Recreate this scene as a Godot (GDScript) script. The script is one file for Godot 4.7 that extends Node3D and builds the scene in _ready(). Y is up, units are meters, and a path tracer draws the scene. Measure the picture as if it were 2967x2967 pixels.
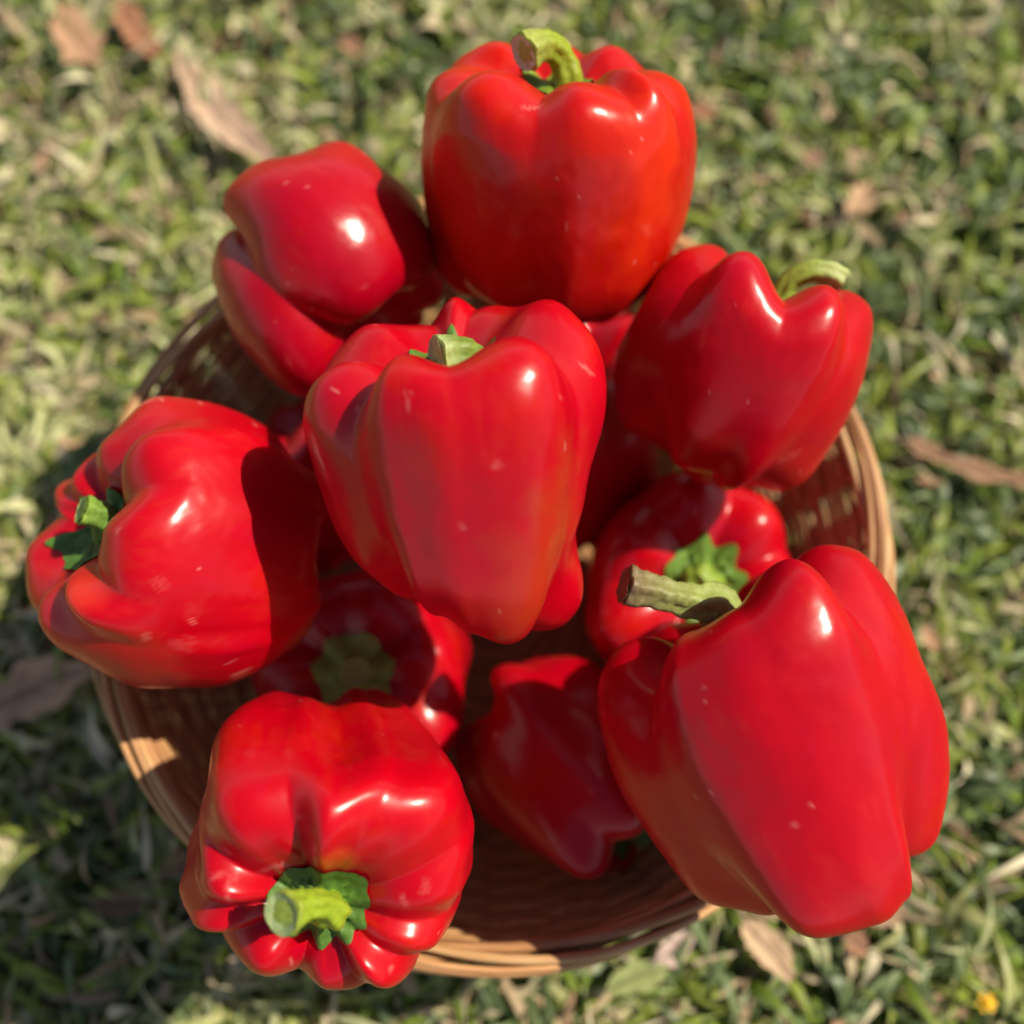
extends Node3D
# Red bell peppers piled in a round cane basket on a sunlit lawn. y is up, units are metres.

var rng := RandomNumberGenerator.new()
var noise := FastNoiseLite.new()
var used := {}
var skin_material: StandardMaterial3D
var green_material: StandardMaterial3D

func _ready() -> void:
	rng.seed = 20240611
	noise.seed = 7
	noise.noise_type = FastNoiseLite.TYPE_SIMPLEX_SMOOTH
	noise.frequency = 1.0
	# ---- camera
	var cam := Camera3D.new()
	cam.name = "camera"
	add_child(cam)
	cam.position = Vector3(0.0079, 0.465, 0.0996)
	cam.rotation_degrees = Vector3(-72.8, 0, 0)
	cam.near = 0.02
	cam.far = 400.0
	var att := CameraAttributesPhysical.new()
	att.frustum_focal_length = 35.88
	att.frustum_focus_distance = 0.278
	att.exposure_aperture = 35.88 / 8.6
	cam.attributes = att
	cam.fov = 52.0
	cam.current = true
	# ---- sky, sun, exposure
	var sky_mat := ProceduralSkyMaterial.new()
	sky_mat.sky_top_color = Color(0.27, 0.33, 0.44)
	sky_mat.sky_horizon_color = Color(0.86, 0.88, 0.90)
	sky_mat.sky_curve = 0.22
	sky_mat.ground_bottom_color = Color(0.16, 0.19, 0.09)
	sky_mat.ground_horizon_color = Color(0.40, 0.42, 0.30)
	sky_mat.sky_energy_multiplier = 1.0
	var sky := Sky.new()
	sky.sky_material = sky_mat
	var env := Environment.new()
	env.background_mode = Environment.BG_SKY
	env.sky = sky
	env.ambient_light_source = Environment.AMBIENT_SOURCE_SKY
	env.tonemap_mode = Environment.TONE_MAPPER_LINEAR
	env.tonemap_exposure = 1.36
	env.sdfgi_enabled = true
	env.ssao_enabled = true
	env.ssil_enabled = true
	var we := WorldEnvironment.new()
	we.name = "world_environment"
	we.environment = env
	add_child(we)
	var sun := DirectionalLight3D.new()
	sun.name = "sun"
	sun.light_energy = 1.5
	sun.light_color = Color(1.0, 0.95, 0.86)
	sun.light_angular_distance = 0.53
	sun.shadow_enabled = true
	add_child(sun)
	sun.look_at_from_position(Vector3(0.608, 0.766, -0.209), Vector3.ZERO, Vector3.UP)
	# ---- setting and things
	make_ground()
	make_grass()
	make_basket()
	make_peppers()
	make_litter()

# ------------------------------------------------------------------ helpers
func numbered(called: String) -> String:
	if not used.has(called):
		used[called] = 0
		return called
	used[called] += 1
	return "%s_%03d" % [called, used[called]]

func tag(o: Node, label: String, category: String, group := "") -> void:
	o.set_meta("label", label)
	o.set_meta("category", category)
	if group != "":
		o.set_meta("group", group)

func put(called: String, mesh: Mesh, mat: Material, parent: Node = null) -> MeshInstance3D:
	var o := MeshInstance3D.new()
	o.mesh = mesh
	o.material_override = mat
	o.cast_shadow = GeometryInstance3D.SHADOW_CASTING_SETTING_ON
	if parent == null:
		o.name = numbered(called)
		add_child(o, true)
	else:
		var k := 0
		var n := called
		while parent.has_node(NodePath(n)):
			k += 1
			n = "%s_%03d" % [called, k]
		o.name = n
		parent.add_child(o, true)
	return o

func node_at(called: String, at := Vector3.ZERO) -> Node3D:
	var o := Node3D.new()
	o.name = numbered(called)
	o.position = at
	add_child(o, true)
	return o

# a grid of rows x cols vertices as a smooth mesh; wrap closes the columns
func grid_mesh(pos: PackedVector3Array, rows: int, cols: int, wrap: bool, uvs := PackedVector2Array(), colors := PackedColorArray(), outward := true) -> ArrayMesh:
	var nrm := PackedVector3Array()
	nrm.resize(rows * cols)
	for r in rows:
		var r0: int = maxi(r - 1, 0)
		var r1: int = mini(r + 1, rows - 1)
		for c in cols:
			var c0: int = c - 1
			var c1: int = c + 1
			if wrap:
				# first and last columns coincide
				if c0 < 0: c0 = cols - 2
				if c1 > cols - 1: c1 = 1
			else:
				c0 = maxi(c0, 0)
				c1 = mini(c1, cols - 1)
			var du := pos[r * cols + c1] - pos[r * cols + c0]
			var dv := pos[r1 * cols + c] - pos[r0 * cols + c]
			var n := dv.cross(du)
			if n.length_squared() < 1e-24:
				var rr: int = 1 if r == 0 else (rows - 2 if r == rows - 1 else r)
				du = pos[rr * cols + c1] - pos[rr * cols + c0]
				n = dv.cross(du)
			n = n.normalized()
			nrm[r * cols + c] = n if outward else -n
	if wrap:
		# poles: one shared normal
		for r in [0, rows - 1]:
			if pos[r * cols].distance_squared_to(pos[r * cols + cols / 2]) < 1e-12:
				var s := Vector3.ZERO
				for c in cols - 1: s += nrm[r * cols + c]
				s = s.normalized()
				for c in cols: nrm[r * cols + c] = s
	var idx := PackedInt32Array()
	for r in rows - 1:
		for c in cols - 1:
			var a := r * cols + c
			var b := a + 1
			var d := a + cols
			var e := d + 1
			if outward:
				idx.append_array([a, b, d, b, e, d])
			else:
				idx.append_array([a, d, b, b, d, e])
	var arr := []
	arr.resize(Mesh.ARRAY_MAX)
	arr[Mesh.ARRAY_VERTEX] = pos
	arr[Mesh.ARRAY_NORMAL] = nrm
	if uvs.size() > 0: arr[Mesh.ARRAY_TEX_UV] = uvs
	if colors.size() > 0: arr[Mesh.ARRAY_COLOR] = colors
	arr[Mesh.ARRAY_INDEX] = idx
	var m := ArrayMesh.new()
	m.add_surface_from_arrays(Mesh.PRIMITIVE_TRIANGLES, arr)
	return m

# tube along points; radius and colour per point; ribs give a fluted section
func tube_mesh(path: PackedVector3Array, radii: PackedFloat32Array, sides: int, colors := PackedColorArray(), ribs := 0, rib_depth := 0.0, closed := false, jitter := 0.0) -> ArrayMesh:
	var n := path.size()
	var cols := sides + 1
	var rows := n + (0 if closed else 2)
	var pos := PackedVector3Array()
	var col := PackedColorArray()
	var uv := PackedVector2Array()
	var up := Vector3.UP
	var t0 := (path[1] - path[0]).normalized()
	if absf(t0.dot(up)) > 0.9: up = Vector3.RIGHT
	var side := t0.cross(up).normalized()
	var run := 0.0
	for rr in rows:
		var i := rr if closed else clampi(rr - 1, 0, n - 1)
		var tan: Vector3
		if closed:
			tan = (path[(i + 1) % (n - 1)] - path[(i - 1 + n - 1) % (n - 1)]).normalized()
		else:
			tan = (path[mini(i + 1, n - 1)] - path[maxi(i - 1, 0)]).normalized()
		side = (side - tan * side.dot(tan)).normalized()
		var other := tan.cross(side)
		if i > 0: run += path[i].distance_to(path[i - 1])
		var cap := (not closed) and (rr == 0 or rr == rows - 1)
		for k in cols:
			var a := TAU * float(k % sides) / sides
			var r := 0.0 if cap else radii[i]
			if ribs > 0: r *= 1.0 + rib_depth * cos(ribs * a)
			if jitter > 0.0: r *= 1.0 + jitter * noise.get_noise_3d(cos(a) * 2.0 + 9.0, sin(a) * 2.0, i * 0.28)
			pos.append(path[i] + (side * cos(a) + other * sin(a)) * r)
			uv.append(Vector2(float(k) / sides, run * 40.0))
			if colors.size() > 0: col.append(colors[i])
	return grid_mesh(pos, rows, cols, true, uv, col, false)

func smooth_path(p: Array, steps: int) -> PackedVector3Array:
	var out := PackedVector3Array()
	var n := p.size()
	for i in n - 1:
		var a: Vector3 = p[maxi(i - 1, 0)]
		var b: Vector3 = p[i]
		var c: Vector3 = p[i + 1]
		var d: Vector3 = p[mini(i + 2, n - 1)]
		for s in steps:
			out.append(b.cubic_interpolate(c, a, d, float(s) / steps))
	out.append(p[n - 1])
	return out

func smooth_list(p: Array, steps: int) -> PackedFloat32Array:
	var out := PackedFloat32Array()
	for i in p.size() - 1:
		for s in steps:
			var t := float(s) / steps
			t = t * t * (3.0 - 2.0 * t)
			out.append(lerpf(p[i], p[i + 1], t))
	out.append(p[p.size() - 1])
	return out

func lin(r: float, g: float, b: float) -> Color:
	return Color(r, g, b)

func noise_texture(freq: float, octaves: int, low: Color, high: Color, size := 512, seed_of := 1) -> NoiseTexture2D:
	var f := FastNoiseLite.new()
	f.seed = seed_of
	f.noise_type = FastNoiseLite.TYPE_SIMPLEX_SMOOTH
	f.frequency = freq
	f.fractal_octaves = octaves
	var t := NoiseTexture2D.new()
	t.width = size
	t.height = size
	t.seamless = true
	t.noise = f
	var g := Gradient.new()
	g.set_color(0, low)
	g.set_color(1, high)
	t.color_ramp = g
	return t

func noise_normal(freq: float, octaves: int, strength: float, size := 512, seed_of := 1) -> NoiseTexture2D:
	var f := FastNoiseLite.new()
	f.seed = seed_of
	f.noise_type = FastNoiseLite.TYPE_SIMPLEX_SMOOTH
	f.frequency = freq
	f.fractal_octaves = octaves
	var t := NoiseTexture2D.new()
	t.width = size
	t.height = size
	t.seamless = true
	t.noise = f
	t.as_normal_map = true
	t.bump_strength = strength
	return t

# ------------------------------------------------------------------ ground and lawn
func make_ground() -> void:
	var m := StandardMaterial3D.new()
	m.albedo_texture = noise_texture(0.02, 5, Color(0.28, 0.32, 0.15), Color(0.44, 0.49, 0.24), 512, 3)
	m.uv1_triplanar = true
	m.uv1_world_triplanar = true
	m.uv1_scale = Vector3(2.3, 2.3, 2.3)
	m.roughness = 1.0
	m.metallic_specular = 0.1
	var p := PlaneMesh.new()
	p.size = Vector2(240, 240)
	var g := put("ground", p, m)
	g.set_meta("kind", "structure")

func blade_mesh(length: float, width: float, bend: float, twist: float, curl: float) -> ArrayMesh:
	var pos := PackedVector3Array()
	var rows := 6
	for r in rows:
		var t := float(r) / (rows - 1)
		var ang := bend * t * t
		var c := Vector3(sin(ang) * length * t, cos(ang) * length * t, curl * length * t * t)
		var w := width * 0.5 * (1.0 - pow(t, 2.6)) * (0.75 + 0.5 * sin(PI * minf(t * 1.4, 1.0)))
		var d := Vector3(0, 0, 1).rotated(Vector3.UP, twist * t)
		pos.append(c - d * w)
		pos.append(c + Vector3(-0.18 * w * cos(ang), 0.18 * w * sin(ang), 0))
		pos.append(c + d * w)
	return grid_mesh(pos, rows, 3, false)

func scatter(called: String, label: String, meshes: Array, counts: int, inner: float, outer: float, palette: Array, tilt: float, y_low: float, y_high: float, mat: Material, size_low := 0.7, size_high := 1.3) -> void:
	var root := Node3D.new()
	root.name = numbered(called)
	root.set_meta("kind", "stuff")
	root.set_meta("label", label)
	add_child(root, true)
	for v in meshes.size():
		var mm := MultiMesh.new()
		mm.transform_format = MultiMesh.TRANSFORM_3D
		mm.use_colors = true
		mm.mesh = meshes[v]
		var places: Array = []
		var tints: Array = []
		var n := int(counts / meshes.size())
		while places.size() < n:
			var x := rng.randf_range(-outer, outer)
			var z := rng.randf_range(-outer, outer)
			if x * x + z * z < inner * inner or x * x + z * z > outer * outer: continue
			# patchiness: tufts and thin places
			var patch := noise.get_noise_2d(x * 14.0, z * 14.0)
			var fine := noise.get_noise_2d(x * 45.0 + 31.0, z * 45.0)
			if called == "dry_grass" and rng.randf() > 0.68 - 1.2 * x + 0.6 * patch: continue
			var b := Basis(Vector3.UP, rng.randf() * TAU)
			var lean := tilt * sqrt(rng.randf()) * (1.0 - 0.25 * patch)
			b = b * Basis(Vector3(0, 0, 1), -lean) * Basis(Vector3.UP, rng.randf_range(-1.2, 1.2))
			var s := rng.randf_range(size_low, size_high)
			b = b.scaled(Vector3(s, s, s))
			var y := rng.randf_range(y_low, y_high) * (1.0 + 0.4 * fine)
			places.append(Transform3D(b, Vector3(x, maxf(y, 0.0), z)))
			var warm: float = clampf(0.52 - 0.5 * x + 0.75 * patch + 0.35 * fine + rng.randf_range(-0.45, 0.45), 0.0, 0.999)
			var c: Color = palette[int(warm * palette.size())]
			var k := rng.randf_range(0.72, 1.25)
			tints.append(Color(c.r * k, c.g * k, c.b * k))
		mm.instance_count = n
		for i in n:
			mm.set_instance_transform(i, places[i])
			mm.set_instance_color(i, tints[i])
		var o := MultiMeshInstance3D.new()
		o.multimesh = mm
		o.material_override = mat
		o.name = "blades" if v == 0 else "blades_%03d" % v
		o.set_meta("kind", "stuff")
		root.add_child(o, true)

func make_grass() -> void:
	var m := StandardMaterial3D.new()
	m.vertex_color_use_as_albedo = true
	m.roughness = 0.42
	m.metallic_specular = 0.45
	m.cull_mode = BaseMaterial3D.CULL_DISABLED
	m.backlight_enabled = true
	m.backlight = Color(0.75, 0.8, 0.4)
	var green := [lin(0.110, 0.160, 0.065), lin(0.150, 0.215, 0.090), lin(0.210, 0.275, 0.125), lin(0.205, 0.295, 0.045), lin(0.280, 0.345, 0.055), lin(0.345, 0.390, 0.095), lin(0.415, 0.430, 0.180)]
	var shapes := [blade_mesh(0.026, 0.0040, 1.0, 0.6, 0.1), blade_mesh(0.020, 0.0046, 0.6, -0.5, -0.2), blade_mesh(0.029, 0.0036, 1.5, 0.9, 0.25), blade_mesh(0.018, 0.0034, 0.3, 0.2, 0.1), blade_mesh(0.029, 0.0048, 1.7, -0.8, -0.1), blade_mesh(0.030, 0.0032, 0.9, 0.5, 0.2)]
	scatter("grass", "short lawn grass in mixed dull and yellow greens round the basket", shapes, 100000, 0.118, 0.75, green, 1.15, 0.0, 0.015, m)
	var d := StandardMaterial3D.new()
	d.vertex_color_use_as_albedo = true
	d.roughness = 0.8
	d.metallic_specular = 0.2
	d.cull_mode = BaseMaterial3D.CULL_DISABLED
	d.backlight_enabled = true
	d.backlight = Color(0.3, 0.26, 0.18)
	var straw := [lin(0.24, 0.16, 0.10), lin(0.36, 0.27, 0.17), lin(0.46, 0.38, 0.24), lin(0.52, 0.45, 0.29), lin(0.58, 0.52, 0.36), lin(0.44, 0.46, 0.24)]
	var bits := [blade_mesh(0.023, 0.0028, 0.5, 0.4, 0.1), blade_mesh(0.020, 0.0042, 0.9, 1.4, 0.3), blade_mesh(0.027, 0.0024, 0.4, 0.2, -0.2), blade_mesh(0.012, 0.0050, 0.6, 0.9, 0.2)]
	scatter("dry_grass", "dry straw coloured blades lying among the green lawn grass", bits, 34000, 0.118, 0.75, straw, 1.62, 0.004, 0.022, d)
	var crumbs := [leaf_mesh(0.010, 0.0055, 0.5, 0.4, 2.0, 0.6), leaf_mesh(0.007, 0.0050, 0.3, 0.6, 5.0, 0.7), leaf_mesh(0.014, 0.0045, 0.6, 0.3, 9.0, 0.5)]
	scatter("leaf_litter", "crumbs of dry brown leaf caught among the grass blades", crumbs, 900, 0.12, 0.75, [lin(0.22, 0.12, 0.07), lin(0.36, 0.22, 0.14), lin(0.48, 0.32, 0.21), lin(0.56, 0.42, 0.30)], 0.9, 0.014, 0.026, d)
	scatter("far_grass", "lawn running on around the basket, away from it", [blade_mesh(0.045, 0.009, 1.0, 0.6, 0.1), blade_mesh(0.036, 0.010, 1.4, -0.5, -0.2)], 80000, 0.74, 3.4, green, 1.25, 0.0, 0.01, m)

# ------------------------------------------------------------------ basket
func wall_radius(y: float) -> float:
	var t := clampf((y - 0.016) / 0.092, 0.0, 1.0)
	return 0.098 + 0.0385 * pow(t, 0.72)

func ring_path(f: Callable, n: int) -> PackedVector3Array:
	var p := PackedVector3Array()
	for i in n + 1:
		p.append(f.call(TAU * float(i % n) / n))
	return p

func make_basket() -> void:
	var b := node_at("basket")
	tag(b, "round brown cane basket with a rolled rim holding the peppers", "basket")
	var mats := []
	for k in 4:
		var m := StandardMaterial3D.new()
		m.albedo_texture = noise_texture(0.012, 4, [Color(0.58, 0.43, 0.27), Color(0.66, 0.49, 0.32), Color(0.54, 0.37, 0.25), Color(0.71, 0.54, 0.36)][k], [Color(0.77, 0.59, 0.40), Color(0.84, 0.67, 0.47), Color(0.71, 0.53, 0.36), Color(0.89, 0.72, 0.50)][k], 256, 40 + k)
		m.uv1_scale = Vector3(1, 0.35, 1)
		m.roughness = 0.55
		m.metallic_specular = 0.4
		mats.append(m)
	var rim_mats := []
	for k in 3:
		var m := StandardMaterial3D.new()
		m.albedo_texture = noise_texture(0.012, 4, [Color(0.68, 0.49, 0.32), Color(0.73, 0.55, 0.37), Color(0.61, 0.44, 0.29)][k], [Color(0.80, 0.62, 0.43), Color(0.81, 0.67, 0.48), Color(0.74, 0.55, 0.38)][k], 256, 50 + k)
		m.uv1_scale = Vector3(1, 0.3, 1)
		m.roughness = 0.5
		m.metallic_specular = 0.4
		rim_mats.append(m)
	var stakes := 42
	# upright stakes
	for i in stakes:
		var a := TAU * (i + 0.3 * sin(i * 2.1)) / stakes
		var p := PackedVector3Array()
		var r := PackedFloat32Array()
		for s in 9:
			var y := 0.012 + 0.098 * s / 8.0
			var rad := wall_radius(y)
			p.append(Vector3(cos(a) * rad, y, sin(a) * rad))
			r.append(0.0011)
		put("stake", tube_mesh(p, r, 6), mats[i % 4], b)
	# woven wall
	var rows := 42
	for k in rows:
		var y0 := 0.0165 + k * 0.00218
		var ph := float(k % 2) * PI
		var seed_k := k * 3.7
		var f := func(a: float) -> Vector3:
			var n1 := noise.get_noise_2d(cos(a) * 3.0 + seed_k, sin(a) * 3.0)
			var n2 := noise.get_noise_2d(cos(a) * 11.0 + seed_k * 1.7, sin(a) * 11.0 + 5.0)
			var y := y0 + 0.0007 * n1 + 0.00055 * n2
			var rad := wall_radius(y) + 0.0009 * cos(a * stakes * 0.5 + ph) + 0.0003 * n2
			return Vector3(cos(a) * rad, y, sin(a) * rad)
		var path := ring_path(f, 168)
		var rr := PackedFloat32Array()
		for i in path.size(): rr.append(0.00129 * (1.0 + 0.10 * noise.get_noise_2d(i * 0.25, k * 9.0)))
		put("weaver", tube_mesh(path, rr, 6, PackedColorArray(), 0, 0.0, true), mats[(k * 7 + k / 3) % 4], b)
	# coiled floor
	for k in 33:
		var r0 := 0.004 + k * 0.00288
		var f := func(a: float) -> Vector3:
			return Vector3(cos(a) * r0, 0.0135 + 0.0008 * cos(a * 12.0 + float(k % 2) * PI), sin(a) * r0)
		var path := ring_path(f, 96)
		var rr := PackedFloat32Array()
		for i in path.size(): rr.append(0.00142)
		put("floor_coil", tube_mesh(path, rr, 6, PackedColorArray(), 0, 0.0, true), mats[(k * 5) % 4], b)
	# rolled rim of long canes that wind slowly round each other
	var canes := 7
	for k in canes:
		var ph := TAU * k / canes
		var f := func(a: float) -> Vector3:
			var w := a * 3.0 + ph + 0.35 * sin(a * 3.0 + k * 1.9)
			var rad := 0.1366 + 0.0036 * cos(w)
			var y := 0.1100 + 0.0030 * sin(w) + 0.0006 * sin(a * 5.0 + k * 2.0)
			return Vector3(cos(a) * rad, y, sin(a) * rad)
		var path := ring_path(f, 200)
		var rr := PackedFloat32Array()
		for i in path.size(): rr.append(0.00118 + 0.0003 * (k % 3) + 0.00012 * noise.get_noise_2d(i * 0.2, k * 5.0))
		put("rim_cane", tube_mesh(path, rr, 10, PackedColorArray(), 0, 0.0, true), rim_mats[k % 3], b)

# ------------------------------------------------------------------ peppers
const FRACTION := [0.0, 0.20, 0.47, 0.70, 0.86, 0.94, 0.98, 1.0, 0.985, 0.905, 0.73, 0.52, 0.34, 0.2, 0.0]
const LEVEL := [-0.84, -0.88, -1.0, -0.97, -0.72, -0.36, 0.0, 0.34, 0.63, 0.87, 0.985, 0.95, 0.78, 0.62, 0.6]
const CREASE := [0.0, 0.15, 0.27, 0.24, 0.16, 0.09, 0.065, 0.065, 0.09, 0.13, 0.17, 0.2, 0.17, 0.08, 0.0]
const SHARP := [0.1, 0.1, 0.15, 0.15, 0.1, 0.04, 0.0, 0.06, 0.15, 0.25, 0.32, 0.36, 0.34, 0.3, 0.2]

func along(p: Array, v: float) -> float:
	var n := p.size() - 1
	var x := clampf(v, 0.0, 1.0) * n
	var i := clampi(int(floor(x)), 0, n - 1)
	var t := x - i
	var a: float = p[maxi(i - 1, 0)]
	var b: float = p[i]
	var c: float = p[i + 1]
	var d: float = p[mini(i + 2, n)]
	return 0.5 * (2.0 * b + (c - a) * t + (2.0 * a - 5.0 * b + 4.0 * c - d) * t * t + (3.0 * b - a - 3.0 * c + d) * t * t * t)

# the numbers of one angle round a pepper: lobe values blended with the neighbour's
func spoke(d: Dictionary, angle: float) -> Array:
	var va: Array = d.valleys
	var n := va.size()
	var th := fposmod(angle, TAU)
	var k := n - 1
	for i in n:
		if th >= va[i]: k = i
	if th < va[0]: k = n - 1
	var k2 := (k + 1) % n
	var span := fposmod(va[k2] - va[k], TAU)
	var q := fposmod(th - va[k], TAU) / span
	var x := absf(2.0 * q - 1.0)
	var near := k if q < 0.5 else k2
	var other := (k + n - 1) % n if q < 0.5 else k2
	var soft := 0.5 + 0.5 * cos(PI * x)
	var sharp := 1.0 - pow(x, 2.3)
	var w := 0.5 + 0.5 * soft
	var out := [soft, sharp, d.depth[near] * d.crease * clampf(fposmod(va[(near + 1) % n] - va[(near + n - 1) % n], TAU) * 0.5, 0.45, 1.15)]
	for list in [d.top, d.middle, d.tip, d.shoulder, d.foot]:
		out.append(list[k] * w + list[other] * (1.0 - w))
	out.append(d.run[near])
	return out

# a point of the pepper's skin, from the row's numbers and the spoke's numbers
func level_numbers(d: Dictionary, v: float) -> Array:
	var lv := []
	for i in LEVEL.size(): lv.append(LEVEL[i] if i < 11 else 1.0 - (1.0 - LEVEL[i]) * d.cavity)
	var cen := clampf((v - 0.8) / 0.2, 0.0, 1.0)
	return [along(FRACTION, v), d.taper + (1.0 - d.taper) * pow(clampf(v / 0.55, 0.0, 1.0), 0.8), along(CREASE, v), along(SHARP, v), (along(lv, v) + 1.0) * 0.5,
		exp(-pow((v - 0.64) / 0.24, 2)), exp(-pow((v - 0.40) / 0.16, 2)), exp(-pow((v - 0.22) / 0.13, 2)), cen * cen * (3.0 - 2.0 * cen), clampf((0.12 - v) / 0.12, 0.0, 1.0), smoothstep(0.60, 0.80, v)]

func skin_point(d: Dictionary, angle: float, s: Array, r: Array) -> Vector3:
	var c: float = (1.0 - lerpf(s[0], s[1], minf(r[3] + d.fold, 1.0))) * s[2]
	var a: float = s[3] * r[5] + s[4] * r[6] + s[5] * r[7]
	var h: float = d.length
	var rad: float = d.radius * r[0] * r[1] * (1.0 + a) * (1.0 - r[2] * (s[8] + (1.0 - s[8]) * r[10]) * c)
	var yb: float = -h / 2.0 - s[7] * h + 0.05 * h * c * (s[8] * 0.9 + 0.1)
	var yt: float = h / 2.0 + s[6] * h - 0.07 * h * c
	yt = lerpf(yt, h / 2.0, r[8])
	yb = lerpf(yb, -h / 2.0, r[9])
	var y := lerpf(yb, yt, r[4])
	var bend := 4.0 * pow(y / h, 2.0) - 0.4
	var p := Vector3(rad * sin(angle) + d.bend_side * bend, y + h / 2.0, rad * cos(angle) + d.bend_front * bend)
	var o := p
	for b in d.swells:
		var q := p.distance_squared_to(b[0])
		if q < 0.0007: o += b[1] * exp(-q / 0.0001)
	return o

func make_peppers() -> void:
	skin_material = StandardMaterial3D.new()
	skin_material.vertex_color_use_as_albedo = true
	skin_material.roughness = 0.42
	skin_material.metallic_specular = 0.2
	skin_material.clearcoat_enabled = true
	skin_material.clearcoat = 0.6
	skin_material.clearcoat_roughness = 0.25
	skin_material.subsurf_scatter_enabled = true
	skin_material.subsurf_scatter_strength = 0.28
	skin_material.normal_enabled = true
	skin_material.normal_texture = noise_normal(0.022, 5, 3.0, 1024, 21)
	skin_material.normal_scale = 0.11
	skin_material.uv1_triplanar = true
	skin_material.uv1_scale = Vector3(12, 12, 12)
	green_material = StandardMaterial3D.new()
	green_material.vertex_color_use_as_albedo = true
	green_material.albedo_texture = noise_texture(0.03, 4, Color(0.78, 0.78, 0.74), Color(1, 1, 1), 256, 61)
	green_material.roughness = 0.5
	green_material.metallic_specular = 0.4
	green_material.subsurf_scatter_enabled = true
	green_material.subsurf_scatter_strength = 0.1
	green_material.normal_enabled = true
	green_material.normal_texture = noise_normal(0.03, 3, 4.0, 256, 22)
	green_material.normal_scale = 0.35
	green_material.uv1_triplanar = true
	green_material.uv1_scale = Vector3(60, 60, 60)
	for d in pepper_list():
		make_pepper(d)

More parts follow.
